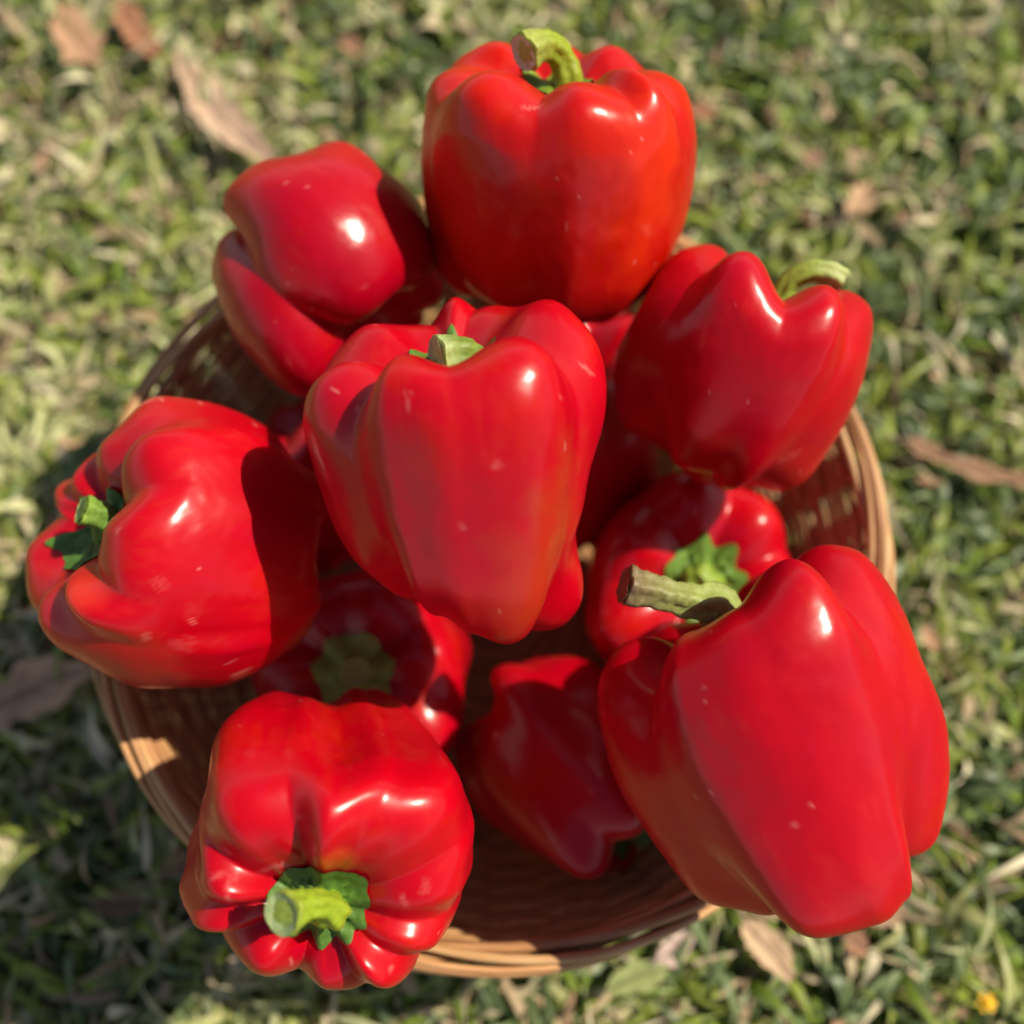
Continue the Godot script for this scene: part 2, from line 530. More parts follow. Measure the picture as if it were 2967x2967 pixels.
func make_pepper(d: Dictionary) -> void:
	var o := node_at("bell_pepper")
	o.transform = Transform3D(Basis(d.side, d.up, d.front).orthonormalized(), d.at)
	tag(o, d.label, "bell pepper", "red bell peppers in the basket")
	var fine: bool = d.marks.size() > 0
	var cols: int = 341 if fine else 181
	var rows: int = 160 if fine else 84
	var spokes := []
	for c in cols: spokes.append(spoke(d, TAU * float(c % (cols - 1)) / (cols - 1)))
	var pos := PackedVector3Array()
	var colors := PackedColorArray()
	var uvs := PackedVector2Array()
	for r in rows:
		var v := float(r) / (rows - 1)
		var ln := level_numbers(d, v)
		for c in cols:
			var a := TAU * float(c % (cols - 1)) / (cols - 1)
			var p := skin_point(d, a, spokes[c], ln)
			# slow unevenness of a grown thing
			var q: Vector3 = p * 38.0 + Vector3(d.seed * 11.3, d.seed * 3.1, 0)
			var body := sin(PI * clampf(v * 1.02, 0.0, 1.0))
			var out := Vector3(p.x, 0, p.z)
			p += out * (0.010 * noise.get_noise_3dv(q) + 0.003 * noise.get_noise_3dv(q * 2.6)) * body
			pos.append(p)
			var col: Color = d.tint
			var n1 := noise.get_noise_3dv(q * 0.7 + Vector3(50, 0, 0))
			var n2 := noise.get_noise_3d(q.x * 3.0, q.y * 0.5, q.z * 3.0)
			var streak := noise.get_noise_3d(q.x * 6.0, q.y * 0.35 + 20.0, q.z * 6.0)
			col = Color(col.r * (1.0 + 0.13 * n1 + 0.05 * n2 + 0.05 * streak), col.g + 0.012 * maxf(0.0, n1 * 0.8 + streak * 0.5), col.b * (1.0 - 0.5 * n1 + 0.2 * n2))
			for s in d.stains:
				var da: float = absf(wrapf(a - s[0], -PI, PI)) / s[2]
				var dv: float = absf(v - s[1]) / s[3]
				var e := 1.0 - sqrt(da * da + dv * dv) + 0.5 * noise.get_noise_3dv(q * 2.0 + Vector3(9, 9, 0))
				if e > 0.0: col = col.lerp(s[4], clampf(e * 1.6, 0.0, 1.0) * s[5])
			colors.append(col)
			uvs.append(Vector2(float(c) / (cols - 1) + d.seed * 0.37, v + d.seed * 0.21))
	# specks, scuffs and scratches: [angle, level, length, width, turn, strength]
	var dice := RandomNumberGenerator.new()
	dice.seed = int(d.seed) * 31
	var marks: Array = d.marks.duplicate()
	if fine:
		for k in 7: marks.append([dice.randf() * TAU, dice.randf_range(0.18, 0.86), dice.randf_range(0.0002, 0.00055), dice.randf_range(0.0002, 0.00045), dice.randf() * 3.0, dice.randf_range(0.12, 0.45)])
		for k in 1: marks.append([dice.randf() * TAU, dice.randf_range(0.3, 0.86), dice.randf_range(0.0012, 0.0030), dice.randf_range(0.0004, 0.0009), dice.randf() * 3.0, dice.randf_range(0.06, 0.2)])
	for m in marks:
		var mr := clampi(int(m[1] * (rows - 1) + 0.5), 2, rows - 3)
		var mc := int(fposmod(m[0], TAU) / TAU * (cols - 1) + 0.5) % (cols - 1)
		var mid := pos[mr * cols + mc]
		var ex := (pos[mr * cols + (mc + 1) % (cols - 1)] - mid).normalized()
		var ey := (pos[(mr + 1) * cols + mc] - mid).normalized()
		var reach_r := int(m[2] * 2.0 / 0.0006) + 2
		for i in range(-reach_r, reach_r + 1):
			for j in range(-reach_r, reach_r + 1):
				var ri := clampi(mr + i, 0, rows - 1)
				var ci := posmod(mc + j, cols - 1)
				var w := pos[ri * cols + ci] - mid
				var lx := w.dot(ex) * cos(m[4]) + w.dot(ey) * sin(m[4])
				var ly := -w.dot(ex) * sin(m[4]) + w.dot(ey) * cos(m[4])
				ly += m[3] * 1.2 * noise.get_noise_2d(lx * 900.0 + m[0] * 40.0, 3.0)
				var e: float = 1.0 - sqrt(lx * lx / (m[2] * m[2]) + ly * ly / (m[3] * m[3])) + 0.4 * noise.get_noise_3d(w.x * 900.0, w.y * 900.0, w.z * 900.0 + m[0] * 10.0)
				if e > 0.0:
					var c0 := colors[ri * cols + ci].lerp(Color(0.80, 0.36, 0.32), clampf(e * 2.0, 0.0, 1.0) * m[5] * 0.55)
					colors[ri * cols + ci] = c0
					if ci == 0: colors[ri * cols + cols - 1] = c0
	put("skin", grid_mesh(pos, rows, cols, true, uvs, colors, true), skin_material, o)
	# calyx: a ragged star of leaf hugging the stem cavity
	if d.has("calyx"):
		var cp := PackedVector3Array()
		var cc := PackedColorArray()
		var cn := 97
		var cr := 15
		var points: int = d.calyx.points
		for r in cr:
			for c in cn:
				var a := TAU * float(c % (cn - 1)) / (cn - 1)
				var tooth := pow(0.5 + 0.5 * cos(points * a + d.seed), 1.6)
				var reach: float = d.calyx.reach * (0.96 - d.calyx.tooth * 0.5 + d.calyx.tooth * tooth + 0.10 * noise.get_noise_2d(cos(a) * 2.0 + d.seed * 7.0, sin(a) * 2.0))
				var t := float(r) / (cr - 1)
				var v := 1.0 - reach * t
				var p := skin_point(d, a, spoke(d, a), level_numbers(d, v))
				var wr: float = d.calyx.wrinkle * noise.get_noise_3d(cos(a) * 3.2 + d.seed * 5.0, sin(a) * 3.2, t * 2.5) * sin(PI * minf(t * 1.3, 1.0))
				var lift: float = 0.0004 + 0.0022 * (1.0 - t) + wr + 0.0012 * tooth * t * t * d.calyx.tooth * 4.0
				p += Vector3(-p.x * 1.2 * lift * 8.0, lift, -p.z * 1.2 * lift * 8.0)
				cp.append(p)
				var g: Color = d.calyx.color
				var k := 0.85 + 0.3 * noise.get_noise_2d(a * 5.0, t * 5.0) + 0.12 * tooth * t
				cc.append(Color(g.r * k, g.g * k, g.b * k))
		put("calyx", grid_mesh(cp, cr, cn, true, PackedVector2Array(), cc, false), green_material, o)
	if d.has("stem"):
		var path := smooth_path(d.stem.path, 6)
		var rad := smooth_list(d.stem.radii, 6)
		var sc := PackedColorArray()
		for i in path.size():
			var t := float(i) / (path.size() - 1)
			var ca: Color = d.stem.color
			var cb: Color = d.stem.end_color
			var c := ca.lerp(cb, smoothstep(d.stem.blend, 1.0, t))
			var k := 1.0 + 0.15 * noise.get_noise_2d(i * 0.7, d.seed * 9.0)
			sc.append(Color(c.r * k, c.g * k, c.b * k))
		var st := put("stem", tube_mesh(path, rad, 28, sc, 5, d.stem.ridge, false, d.stem.gnarl), green_material, o)
		# the pale, slightly hollow cut face
		var e := path.size() - 1
		var dir := (path[e] - path[e - 2]).normalized()
		var face := PackedVector3Array()
		var fc := PackedColorArray()
		var side := dir.cross(Vector3.UP if absf(dir.y) < 0.9 else Vector3.RIGHT).normalized()
		var oth := dir.cross(side)
		var fr: float = rad[e]
		for r in 6:
			var t := r / 5.0
			for c in 25:
				var a := TAU * float(c % 24) / 24.0
				var rr := fr * t * (0.96 + 0.12 * noise.get_noise_2d(cos(a) * 1.5 + d.seed, sin(a) * 1.5))
				var hgt := 0.0007 - 0.0011 * (1.0 - t * t) + 0.0006 * noise.get_noise_2d(cos(a) * t * 4.0, sin(a) * t * 4.0 + d.seed)
				face.append(path[e] + (side * cos(a) + oth * sin(a)) * rr + dir * hgt)
				var c0: Color = d.stem.cut_color
				var k := 0.9 + 0.25 * noise.get_noise_2d(cos(a) * t * 5.0 + 3.0, sin(a) * t * 5.0)
				fc.append(Color(c0.r * k, c0.g * k, c0.b * k))
		put("cut_face", grid_mesh(face, 6, 25, true, PackedVector2Array(), fc, true), green_material, st)

func pepper_list() -> Array:
	var list := []
	list.append({"label": "red pepper at the back with a curved green stem standing upright", "seed": 1.0,
		"at": Vector3(0.02126, 0.14876, -0.07294), "side": Vector3(0.99872, 0.01606, 0.04788), "up": Vector3(0.01888, 0.76066, -0.64887), "front": Vector3(-0.04684, 0.64895, 0.75939),
		"radius": 0.04180, "length": 0.07900, "taper": 0.85, "cavity": 0.8, "crease": 1.0, "fold": 0.0, "bend_front": 0.00092, "bend_side": -0.00283,
		"valleys": [0.571, 1.002, 1.928, 2.809, 3.612, 4.438, 5.093, 6.106], "depth": [1.00, 0.90, 0.90, 0.90, 0.90, 0.80, 0.90, 1.15], "run": [0.15, 0.15, 0.40, 0.40, 0.40, 0.40, 0.50, 0.50],
		"swells": [[Vector3(-0.0429, 0.0494, 0.0031), Vector3(0.00025, 0.00006, -0.00005)], [Vector3(-0.0421, 0.0581, 0.0043), Vector3(0.00078, -0.00033, 0.00018)], [Vector3(-0.0398, 0.0658, 0.0021), Vector3(0.00045, -0.00032, 0.00018)], [Vector3(-0.0374, 0.0686, -0.0008), Vector3(-0.00087, 0.00057, -0.00033)], [Vector3(-0.0329, 0.0708, -0.0173), Vector3(-0.00157, 0.00155, -0.00092)], [Vector3(-0.0306, 0.0734, -0.0201), Vector3(0.00070, -0.00070, 0.00042)], [Vector3(-0.0275, 0.0760, -0.0197), Vector3(0.00121, -0.00140, 0.00084)], [Vector3(-0.0162, 0.0756, -0.0191), Vector3(-0.00066, 0.00121, -0.00074)], [Vector3(-0.0115, 0.0739, -0.0292), Vector3(0.00052, -0.00121, 0.00075)], [Vector3(0.0008, 0.0768, -0.0278), Vector3(0.00001, -0.00029, 0.00019)], [Vector3(0.0224, 0.0740, -0.0176), Vector3(-0.00021, -0.00028, 0.00019)], [Vector3(0.0255, 0.0735, -0.0004), Vector3(-0.00040, -0.00042, 0.00028)], [Vector3(0.0308, 0.0730, 0.0020), Vector3(-0.00023, -0.00019, 0.00013)], [Vector3(0.0353, 0.0705, 0.0021), Vector3(0.00020, 0.00013, -0.00009)], [Vector3(0.0379, 0.0676, 0.0031), Vector3(0.00023, 0.00018, -0.00012)], [Vector3(0.0409, 0.0609, 0.0031), Vector3(-0.00039, -0.00018, 0.00013)], [Vector3(0.0398, 0.0261, 0.0059), Vector3(0.00048, -0.00015, 0.00008)], [Vector3(0.0289, 0.0061, 0.0117), Vector3(-0.00042, 0.00049, -0.00030)], [Vector3(0.0249, 0.0022, 0.0121), Vector3(0.00043, -0.00058, 0.00035)], [Vector3(0.0180, 0.0005, 0.0192), Vector3(-0.00014, 0.00033, -0.00020)], [Vector3(-0.0408, 0.0232, 0.0031), Vector3(0.00035, 0.00011, -0.00008)], [Vector3(-0.0378, 0.0107, 0.0031), Vector3(0.00019, 0.00014, -0.00009)], [Vector3(-0.0221, 0.0056, 0.0166), Vector3(0.00013, 0.00020, -0.00013)]],
		"top": [0.036, -0.021, -0.158, -0.022, -0.017, 0.010, 0.040, 0.046], "middle": [0.005, 0.042, -0.001, -0.001, 0.004, 0.086, -0.016, -0.015], "tip": [0.014, -0.009, -0.000, -0.000, 0.000, 0.090, -0.038, 0.007], "shoulder": [-0.025, -0.061, -0.019, -0.008, -0.016, -0.088, -0.041, -0.059], "foot": [0.007, 0.015, 0.001, 0.001, -0.003, -0.015, -0.049, -0.005],
		"tint": Color(0.491, 0.007, 0.004),
		"stains": [[0.70, 0.483, 0.30, 0.220, Color(0.720, 0.035, 0.006), 0.7]],
		"marks": [[6.070, 0.672, 0.0040, 0.0009, 0.5, 0.4], [6.258, 0.514, 0.0008, 0.0008, 0, 0.5], [0.138, 0.475, 0.0010, 0.0005, 2, 0.45], [0.050, 0.425, 0.0005, 0.0018, 0.2, 0.4], [0.666, 0.359, 0.0012, 0.0005, 0.6, 0.45], [0.955, 0.344, 0.0006, 0.0010, 0, 0.45], [0.578, 0.583, 0.0005, 0.0005, 0, 0.7]],
		"calyx": {"points": 6, "reach": 0.13, "wrinkle": 0.0012, "color": Color(0.220, 0.340, 0.030), "tooth": 0.24},
		"stem": {"path": [Vector3(-0.0002, 0.0647, 0.0001), Vector3(0.0022, 0.0700, 0.0015), Vector3(0.0004, 0.0750, 0.0008), Vector3(-0.0029, 0.0787, 0.0021), Vector3(-0.0072, 0.0794, 0.0053), Vector3(-0.0108, 0.0783, 0.0085)], "radii": [0.0050, 0.0042, 0.0038, 0.0040, 0.0045, 0.0054], "color": Color(0.330, 0.420, 0.030), "end_color": Color(0.400, 0.460, 0.100), "cut_color": Color(0.720, 0.740, 0.520), "blend": 0.55, "ridge": 0.11, "gnarl": 0.16},
	})
	list.append({"label": "red pepper at the back left with one long diagonal groove", "seed": 2.0,
		"at": Vector3(-0.08074, 0.16072, -0.09946), "side": Vector3(-0.64560, -0.27740, 0.71152), "up": Vector3(0.76330, -0.20516, 0.61260), "front": Vector3(-0.02396, 0.93859, 0.34419),
		"radius": 0.03967, "length": 0.06307, "taper": 0.88, "cavity": 1.0, "crease": 1.0, "fold": 0.7, "bend_front": -0.00218, "bend_side": 0.00424,
		"valleys": [0.455, 1.655, 2.793, 3.841, 4.910], "depth": [1.50, 0.80, 0.80, 0.70, 0.25], "run": [1.30, 0.60, 0.60, 0.60, 0.20],
		"swells": [[Vector3(0.0021, -0.0002, 0.0175), Vector3(-0.00001, -0.00035, -0.00001)], [Vector3(-0.0020, -0.0027, 0.0183), Vector3(-0.00023, 0.00138, 0.00001)], [Vector3(-0.0069, -0.0025, 0.0196), Vector3(0.00009, 0.00074, 0.00002)], [Vector3(-0.0140, -0.0010, 0.0172), Vector3(-0.00017, -0.00069, -0.00002)], [Vector3(-0.0208, 0.0021, 0.0155), Vector3(0.00005, 0.00041, 0.00001)], [Vector3(-0.0258, 0.0052, 0.0140), Vector3(0.00114, 0.00144, 0.00008)], [Vector3(-0.0294, 0.0082, 0.0131), Vector3(0.00054, 0.00028, 0.00003)], [Vector3(-0.0320, 0.0099, 0.0103), Vector3(-0.00047, -0.00077, -0.00004)], [Vector3(-0.0350, 0.0146, 0.0105), Vector3(-0.00156, -0.00099, -0.00010)], [Vector3(-0.0375, 0.0195, 0.0093), Vector3(-0.00099, -0.00011, -0.00006)], [Vector3(-0.0389, 0.0227, 0.0077), Vector3(0.00029, 0.00027, 0.00002)], [Vector3(-0.0404, 0.0277, 0.0049), Vector3(0.00122, 0.00023, 0.00007)], [Vector3(-0.0403, 0.0390, 0.0018), Vector3(-0.00029, -0.00013, -0.00002)], [Vector3(-0.0294, 0.0610, -0.0077), Vector3(0.00037, -0.00054, 0.00001)], [Vector3(-0.0215, 0.0650, -0.0133), Vector3(-0.00044, 0.00091, -0.00001)], [Vector3(0.0041, 0.0019, 0.0148), Vector3(0.00056, -0.00239, -0.00001)], [Vector3(0.0086, 0.0031, 0.0080), Vector3(0.00053, -0.00108, 0.00001)], [Vector3(0.0113, 0.0024, 0.0094), Vector3(-0.00029, 0.00075, -0.00000)], [Vector3(0.0147, 0.0020, 0.0092), Vector3(-0.00083, 0.00201, -0.00002)], [Vector3(0.0225, 0.0045, 0.0037), Vector3(0.00021, -0.00062, 0.00000)], [Vector3(0.0262, 0.0100, 0.0054), Vector3(-0.00024, 0.00011, -0.00001)], [Vector3(0.0302, 0.0170, 0.0062), Vector3(-0.00025, 0.00022, -0.00001)], [Vector3(0.0334, 0.0243, 0.0063), Vector3(0.00026, -0.00016, 0.00001)]],
		"top": [-0.036, -0.016, 0.019, -0.130, -0.103], "middle": [0.023, 0.025, 0.000, 0.102, 0.068], "tip": [-0.275, -0.026, 0.000, 0.104, -0.101], "shoulder": [-0.057, -0.017, 0.045, 0.047, -0.052], "foot": [-0.035, -0.014, -0.001, -0.059, 0.052],
		"tint": Color(0.391, 0.001, 0.012),
		"stains": [],
		"marks": [[5.894, 0.355, 0.0010, 0.0008, 0, 0.45], [5.843, 0.390, 0.0012, 0.0006, 0.2, 0.4], [0.352, 0.579, 0.0015, 0.0008, 0.6, 0.35], [0.289, 0.483, 0.0008, 0.0007, 0, 0.4]],
	})
	list.append({"label": "red pepper with a bent pale green stem lying behind its heart shaped notch", "seed": 3.0,
		"at": Vector3(0.06949, 0.14345, -0.01344), "side": Vector3(0.92094, 0.04014, 0.38762), "up": Vector3(0.32231, 0.48065, -0.81553), "front": Vector3(-0.21905, 0.87599, 0.42972),
		"radius": 0.03606, "length": 0.06986, "taper": 0.82, "cavity": 1.0, "crease": 1.0, "fold": 0.0, "bend_front": -0.00194, "bend_side": -0.00083,
		"valleys": [0.149, 0.805, 2.262, 3.988, 5.534], "depth": [2.00, 0.90, 0.90, 0.90, 1.10], "run": [0.25, 0.70, 0.60, 0.60, 0.80],
		"swells": [[Vector3(-0.0323, 0.0618, 0.0030), Vector3(-0.00106, 0.00108, -0.00008)], [Vector3(-0.0294, 0.0656, 0.0023), Vector3(0.00066, -0.00085, 0.00009)], [Vector3(-0.0242, 0.0685, 0.0009), Vector3(0.00103, -0.00126, 0.00012)], [Vector3(-0.0195, 0.0680, 0.0005), Vector3(-0.00082, 0.00120, -0.00014)], [Vector3(-0.0137, 0.0657, 0.0273), Vector3(-0.00034, 0.00094, -0.00016)], [Vector3(-0.0111, 0.0672, 0.0272), Vector3(-0.00011, 0.00043, -0.00008)], [Vector3(-0.0090, 0.0678, 0.0257), Vector3(0.00009, -0.00026, 0.00005)], [Vector3(-0.0055, 0.0670, 0.0235), Vector3(0.00024, -0.00115, 0.00022)], [Vector3(-0.0029, 0.0648, 0.0240), Vector3(0.00021, -0.00055, 0.00009)], [Vector3(0.0005, 0.0612, 0.0235), Vector3(0.00001, 0.00076, -0.00017)], [Vector3(0.0054, 0.0614, 0.0184), Vector3(-0.00046, -0.00189, 0.00050)], [Vector3(0.0083, 0.0636, 0.0200), Vector3(-0.00033, -0.00099, 0.00028)], [Vector3(0.0113, 0.0647, 0.0237), Vector3(0.00021, 0.00086, -0.00023)], [Vector3(0.0139, 0.0646, 0.0254), Vector3(0.00053, 0.00137, -0.00039)], [Vector3(0.0205, 0.0688, 0.0006), Vector3(-0.00072, -0.00120, 0.00039)], [Vector3(0.0250, 0.0683, 0.0010), Vector3(-0.00025, -0.00022, 0.00009)], [Vector3(0.0275, 0.0666, 0.0014), Vector3(0.00019, 0.00037, -0.00011)], [Vector3(0.0296, 0.0639, 0.0042), Vector3(0.00046, 0.00047, -0.00018)], [Vector3(0.0319, 0.0597, 0.0032), Vector3(0.00041, 0.00024, -0.00012)], [Vector3(0.0337, 0.0544, 0.0046), Vector3(-0.00071, -0.00046, 0.00022)], [Vector3(0.0356, 0.0394, 0.0054), Vector3(0.00023, 0.00018, -0.00008)], [Vector3(0.0357, 0.0327, 0.0036), Vector3(-0.00046, -0.00004, 0.00008)], [Vector3(0.0349, 0.0240, 0.0033), Vector3(0.00023, -0.00010, -0.00001)], [Vector3(0.0330, 0.0150, 0.0027), Vector3(-0.00041, 0.00046, -0.00004)], [Vector3(0.0311, 0.0101, 0.0023), Vector3(0.00021, -0.00020, 0.00001)], [Vector3(0.0284, 0.0059, 0.0024), Vector3(0.00061, -0.00086, 0.00010)], [Vector3(0.0195, 0.0009, 0.0032), Vector3(-0.00100, 0.00179, -0.00025)], [Vector3(0.0119, 0.0014, 0.0191), Vector3(-0.00009, 0.00028, -0.00005)], [Vector3(0.0088, -0.0006, 0.0159), Vector3(0.00008, -0.00025, 0.00004)], [Vector3(0.0031, -0.0052, -0.0179), Vector3(0.00016, -0.00124, 0.00025)], [Vector3(-0.0020, -0.0057, -0.0174), Vector3(-0.00009, 0.00086, -0.00018)], [Vector3(-0.0138, -0.0002, -0.0079), Vector3(0.00010, 0.00047, -0.00012)], [Vector3(-0.0186, 0.0007, 0.0003), Vector3(0.00200, 0.00340, -0.00109)], [Vector3(-0.0243, 0.0027, 0.0023), Vector3(0.00037, 0.00039, -0.00015)], [Vector3(-0.0282, 0.0059, 0.0016), Vector3(-0.00125, -0.00167, 0.00058)], [Vector3(-0.0370, 0.0185, 0.0033), Vector3(0.00001, 0.00024, -0.00006)], [Vector3(-0.0404, 0.0273, 0.0039), Vector3(-0.00035, -0.00000, 0.00006)], [Vector3(-0.0413, 0.0343, 0.0041), Vector3(0.00198, 0.00025, -0.00037)], [Vector3(-0.0405, 0.0426, 0.0039), Vector3(0.00228, -0.00062, -0.00022)], [Vector3(-0.0374, 0.0515, 0.0053), Vector3(0.00059, -0.00042, 0.00000)]],
		"top": [0.153, -0.099, 0.151, -0.098, 0.135], "middle": [0.021, 0.083, 0.019, 0.280, 0.030], "tip": [0.000, 0.075, -0.027, -0.047, 0.028], "shoulder": [-0.068, -0.008, -0.109, -0.013, -0.025], "foot": [0.006, -0.014, 0.081, -0.014, -0.019],
		"tint": Color(0.444, 0.001, 0.010),
		"stains": [],
		"marks": [[1.872, 0.174, 0.0026, 0.0005, 0.3, 0.5], [2.777, 0.116, 0.0030, 0.0006, 2.7, 0.3], [1.156, 0.293, 0.0010, 0.0006, 0.5, 0.55], [0.842, 0.320, 0.0050, 0.0024, 0.9, 0.14], [6.107, 0.386, 0.0005, 0.0005, 0, 0.5], [0.126, 0.409, 0.0005, 0.0005, 0, 0.5]],
		"calyx": {"points": 5, "reach": 0.12, "wrinkle": 0.001, "color": Color(0.180, 0.300, 0.030), "tooth": 0.24},
		"stem": {"path": [Vector3(0.0000, 0.0542, 0.0001), Vector3(0.0033, 0.0598, -0.0013), Vector3(0.0036, 0.0646, -0.0003), Vector3(0.0076, 0.0696, -0.0000), Vector3(0.0137, 0.0716, -0.0014), Vector3(0.0182, 0.0707, -0.0030)], "radii": [0.0040, 0.0034, 0.0032, 0.0033, 0.0035, 0.0036], "color": Color(0.300, 0.400, 0.060), "end_color": Color(0.460, 0.540, 0.200), "cut_color": Color(0.550, 0.600, 0.330), "blend": 0.55, "ridge": 0.11, "gnarl": 0.16},
	})
	list.append({"label": "red pepper on top in the middle with a brownish green patch", "seed": 4.0,
		"at": Vector3(-0.00360, 0.17281, 0.04220), "side": Vector3(0.99510, -0.02015, -0.09684), "up": Vector3(-0.07624, 0.46745, -0.88073), "front": Vector3(0.06302, 0.88379, 0.46362),
		"radius": 0.04227, "length": 0.08686, "taper": 0.84, "cavity": 0.8, "crease": 1.0, "fold": 0.0, "bend_front": 0.00061, "bend_side": 0.00192,
		"valleys": [0.949, 2.804, 3.345, 4.631, 5.562, 6.272], "depth": [1.40, 0.90, 0.90, 1.20, 1.60, 0.60], "run": [0.80, 0.50, 0.50, 0.50, 0.85, 0.22],
		"swells": [[Vector3(-0.0387, 0.0641, 0.0091), Vector3(-0.00034, 0.00019, -0.00005)], [Vector3(-0.0349, 0.0721, 0.0104), Vector3(0.00052, -0.00034, 0.00009)], [Vector3(-0.0340, 0.0750, -0.0185), Vector3(-0.00010, 0.00027, -0.00006)], [Vector3(-0.0297, 0.0804, -0.0195), Vector3(0.00019, -0.00054, 0.00011)], [Vector3(-0.0254, 0.0832, -0.0199), Vector3(0.00017, -0.00042, 0.00009)], [Vector3(-0.0201, 0.0844, -0.0187), Vector3(-0.00029, 0.00132, -0.00026)], [Vector3(-0.0153, 0.0845, -0.0221), Vector3(-0.00027, 0.00030, -0.00007)], [Vector3(-0.0104, 0.0844, -0.0234), Vector3(0.00018, -0.00156, 0.00030)], [Vector3(-0.0062, 0.0840, -0.0238), Vector3(0.00023, 0.00014, -0.00001)], [Vector3(-0.0009, 0.0880, -0.0276), Vector3(-0.00012, 0.00172, -0.00033)], [Vector3(0.0039, 0.0926, -0.0279), Vector3(-0.00049, -0.00434, 0.00080)], [Vector3(0.0066, 0.0898, -0.0275), Vector3(0.00023, 0.00083, -0.00015)], [Vector3(0.0127, 0.0850, -0.0200), Vector3(0.00112, 0.00447, -0.00079)], [Vector3(0.0166, 0.0859, -0.0160), Vector3(-0.00026, -0.00069, 0.00012)], [Vector3(0.0193, 0.0866, -0.0160), Vector3(-0.00075, -0.00219, 0.00038)], [Vector3(0.0215, 0.0870, -0.0144), Vector3(-0.00007, -0.00070, 0.00013)], [Vector3(0.0259, 0.0878, -0.0114), Vector3(0.00094, 0.00206, -0.00034)], [Vector3(0.0352, 0.0861, -0.0069), Vector3(-0.00077, -0.00133, 0.00021)], [Vector3(0.0382, 0.0833, -0.0067), Vector3(-0.00054, -0.00054, 0.00008)], [Vector3(0.0400, 0.0779, -0.0009), Vector3(-0.00060, -0.00014, -0.00000)], [Vector3(0.0410, 0.0708, 0.0011), Vector3(0.00066, 0.00035, -0.00003)], [Vector3(0.0404, 0.0642, 0.0053), Vector3(0.00048, 0.00033, -0.00004)], [Vector3(0.0394, 0.0568, 0.0061), Vector3(0.00053, 0.00004, 0.00002)], [Vector3(0.0382, 0.0494, 0.0049), Vector3(0.00103, -0.00000, 0.00005)], [Vector3(0.0368, 0.0432, 0.0047), Vector3(-0.00055, 0.00007, -0.00004)], [Vector3(0.0364, 0.0411, 0.0047), Vector3(-0.00084, 0.00003, -0.00005)], [Vector3(0.0353, 0.0328, 0.0007), Vector3(0.00022, -0.00015, 0.00004)], [Vector3(0.0341, 0.0283, 0.0044), Vector3(-0.00034, 0.00008, -0.00003)], [Vector3(0.0335, 0.0215, 0.0008), Vector3(-0.00207, 0.00128, -0.00034)], [Vector3(0.0328, 0.0168, 0.0008), Vector3(-0.00128, 0.00113, -0.00028)], [Vector3(0.0323, 0.0119, -0.0008), Vector3(0.00032, 0.00007, 0.00000)], [Vector3(0.0315, 0.0076, -0.0015), Vector3(0.00100, -0.00092, 0.00022)], [Vector3(0.0304, 0.0035, -0.0021), Vector3(0.00066, -0.00103, 0.00023)], [Vector3(0.0284, -0.0016, -0.0024), Vector3(-0.00035, 0.00015, -0.00005)], [Vector3(0.0236, -0.0058, -0.0029), Vector3(-0.00047, 0.00086, -0.00019)], [Vector3(0.0199, -0.0058, -0.0028), Vector3(-0.00009, 0.00047, -0.00009)], [Vector3(0.0129, -0.0004, 0.0219), Vector3(-0.00035, 0.00229, -0.00045)], [Vector3(0.0076, -0.0000, 0.0201), Vector3(0.00003, -0.00079, 0.00015)], [Vector3(0.0020, 0.0041, 0.0230), Vector3(0.00008, -0.00227, 0.00043)], [Vector3(-0.0040, 0.0071, 0.0251), Vector3(0.00007, 0.00230, -0.00043)], [Vector3(-0.0083, 0.0086, 0.0231), Vector3(0.00003, 0.00095, -0.00018)], [Vector3(-0.0113, 0.0115, 0.0243), Vector3(-0.00006, -0.00120, 0.00023)], [Vector3(-0.0189, 0.0045, -0.0125), Vector3(0.00048, 0.00095, -0.00016)], [Vector3(-0.0227, 0.0133, 0.0075), Vector3(0.00076, 0.00107, -0.00017)], [Vector3(-0.0306, 0.0239, 0.0055), Vector3(-0.00029, -0.00029, 0.00004)], [Vector3(-0.0331, 0.0288, 0.0041), Vector3(-0.00024, -0.00007, 0.00000)], [Vector3(-0.0373, 0.0398, 0.0026), Vector3(0.00026, 0.00008, -0.00000)], [Vector3(-0.0389, 0.0478, 0.0038), Vector3(0.00044, -0.00003, 0.00003)], [Vector3(-0.0394, 0.0526, 0.0049), Vector3(0.00033, -0.00011, 0.00004)], [Vector3(0.0011, 0.0758, 0.0244), Vector3(0.00000, -0.00300, -0.00100)], [Vector3(-0.0140, 0.0690, 0.0380), Vector3(0.00000, 0.00000, 0.00100)], [Vector3(0.0008, 0.0525, 0.0429), Vector3(0.00000, 0.00000, 0.00060)]],
		"top": [0.035, 0.020, 0.013, -0.027, 0.004, 0.132], "middle": [-0.086, 0.000, 0.025, -0.066, -0.039, 0.011], "tip": [-0.008, 0.000, -0.016, -0.148, -0.035, -0.051], "shoulder": [0.018, 0.071, -0.024, -0.121, -0.098, -0.078], "foot": [0.068, -0.001, -0.043, -0.126, -0.095, 0.010],
		"tint": Color(0.444, 0.001, 0.010),
		"stains": [[0.73, 0.378, 0.34, 0.170, Color(0.360, 0.060, 0.008), 0.42], [0.44, 0.320, 0.36, 0.150, Color(0.360, 0.045, 0.008), 0.38]],
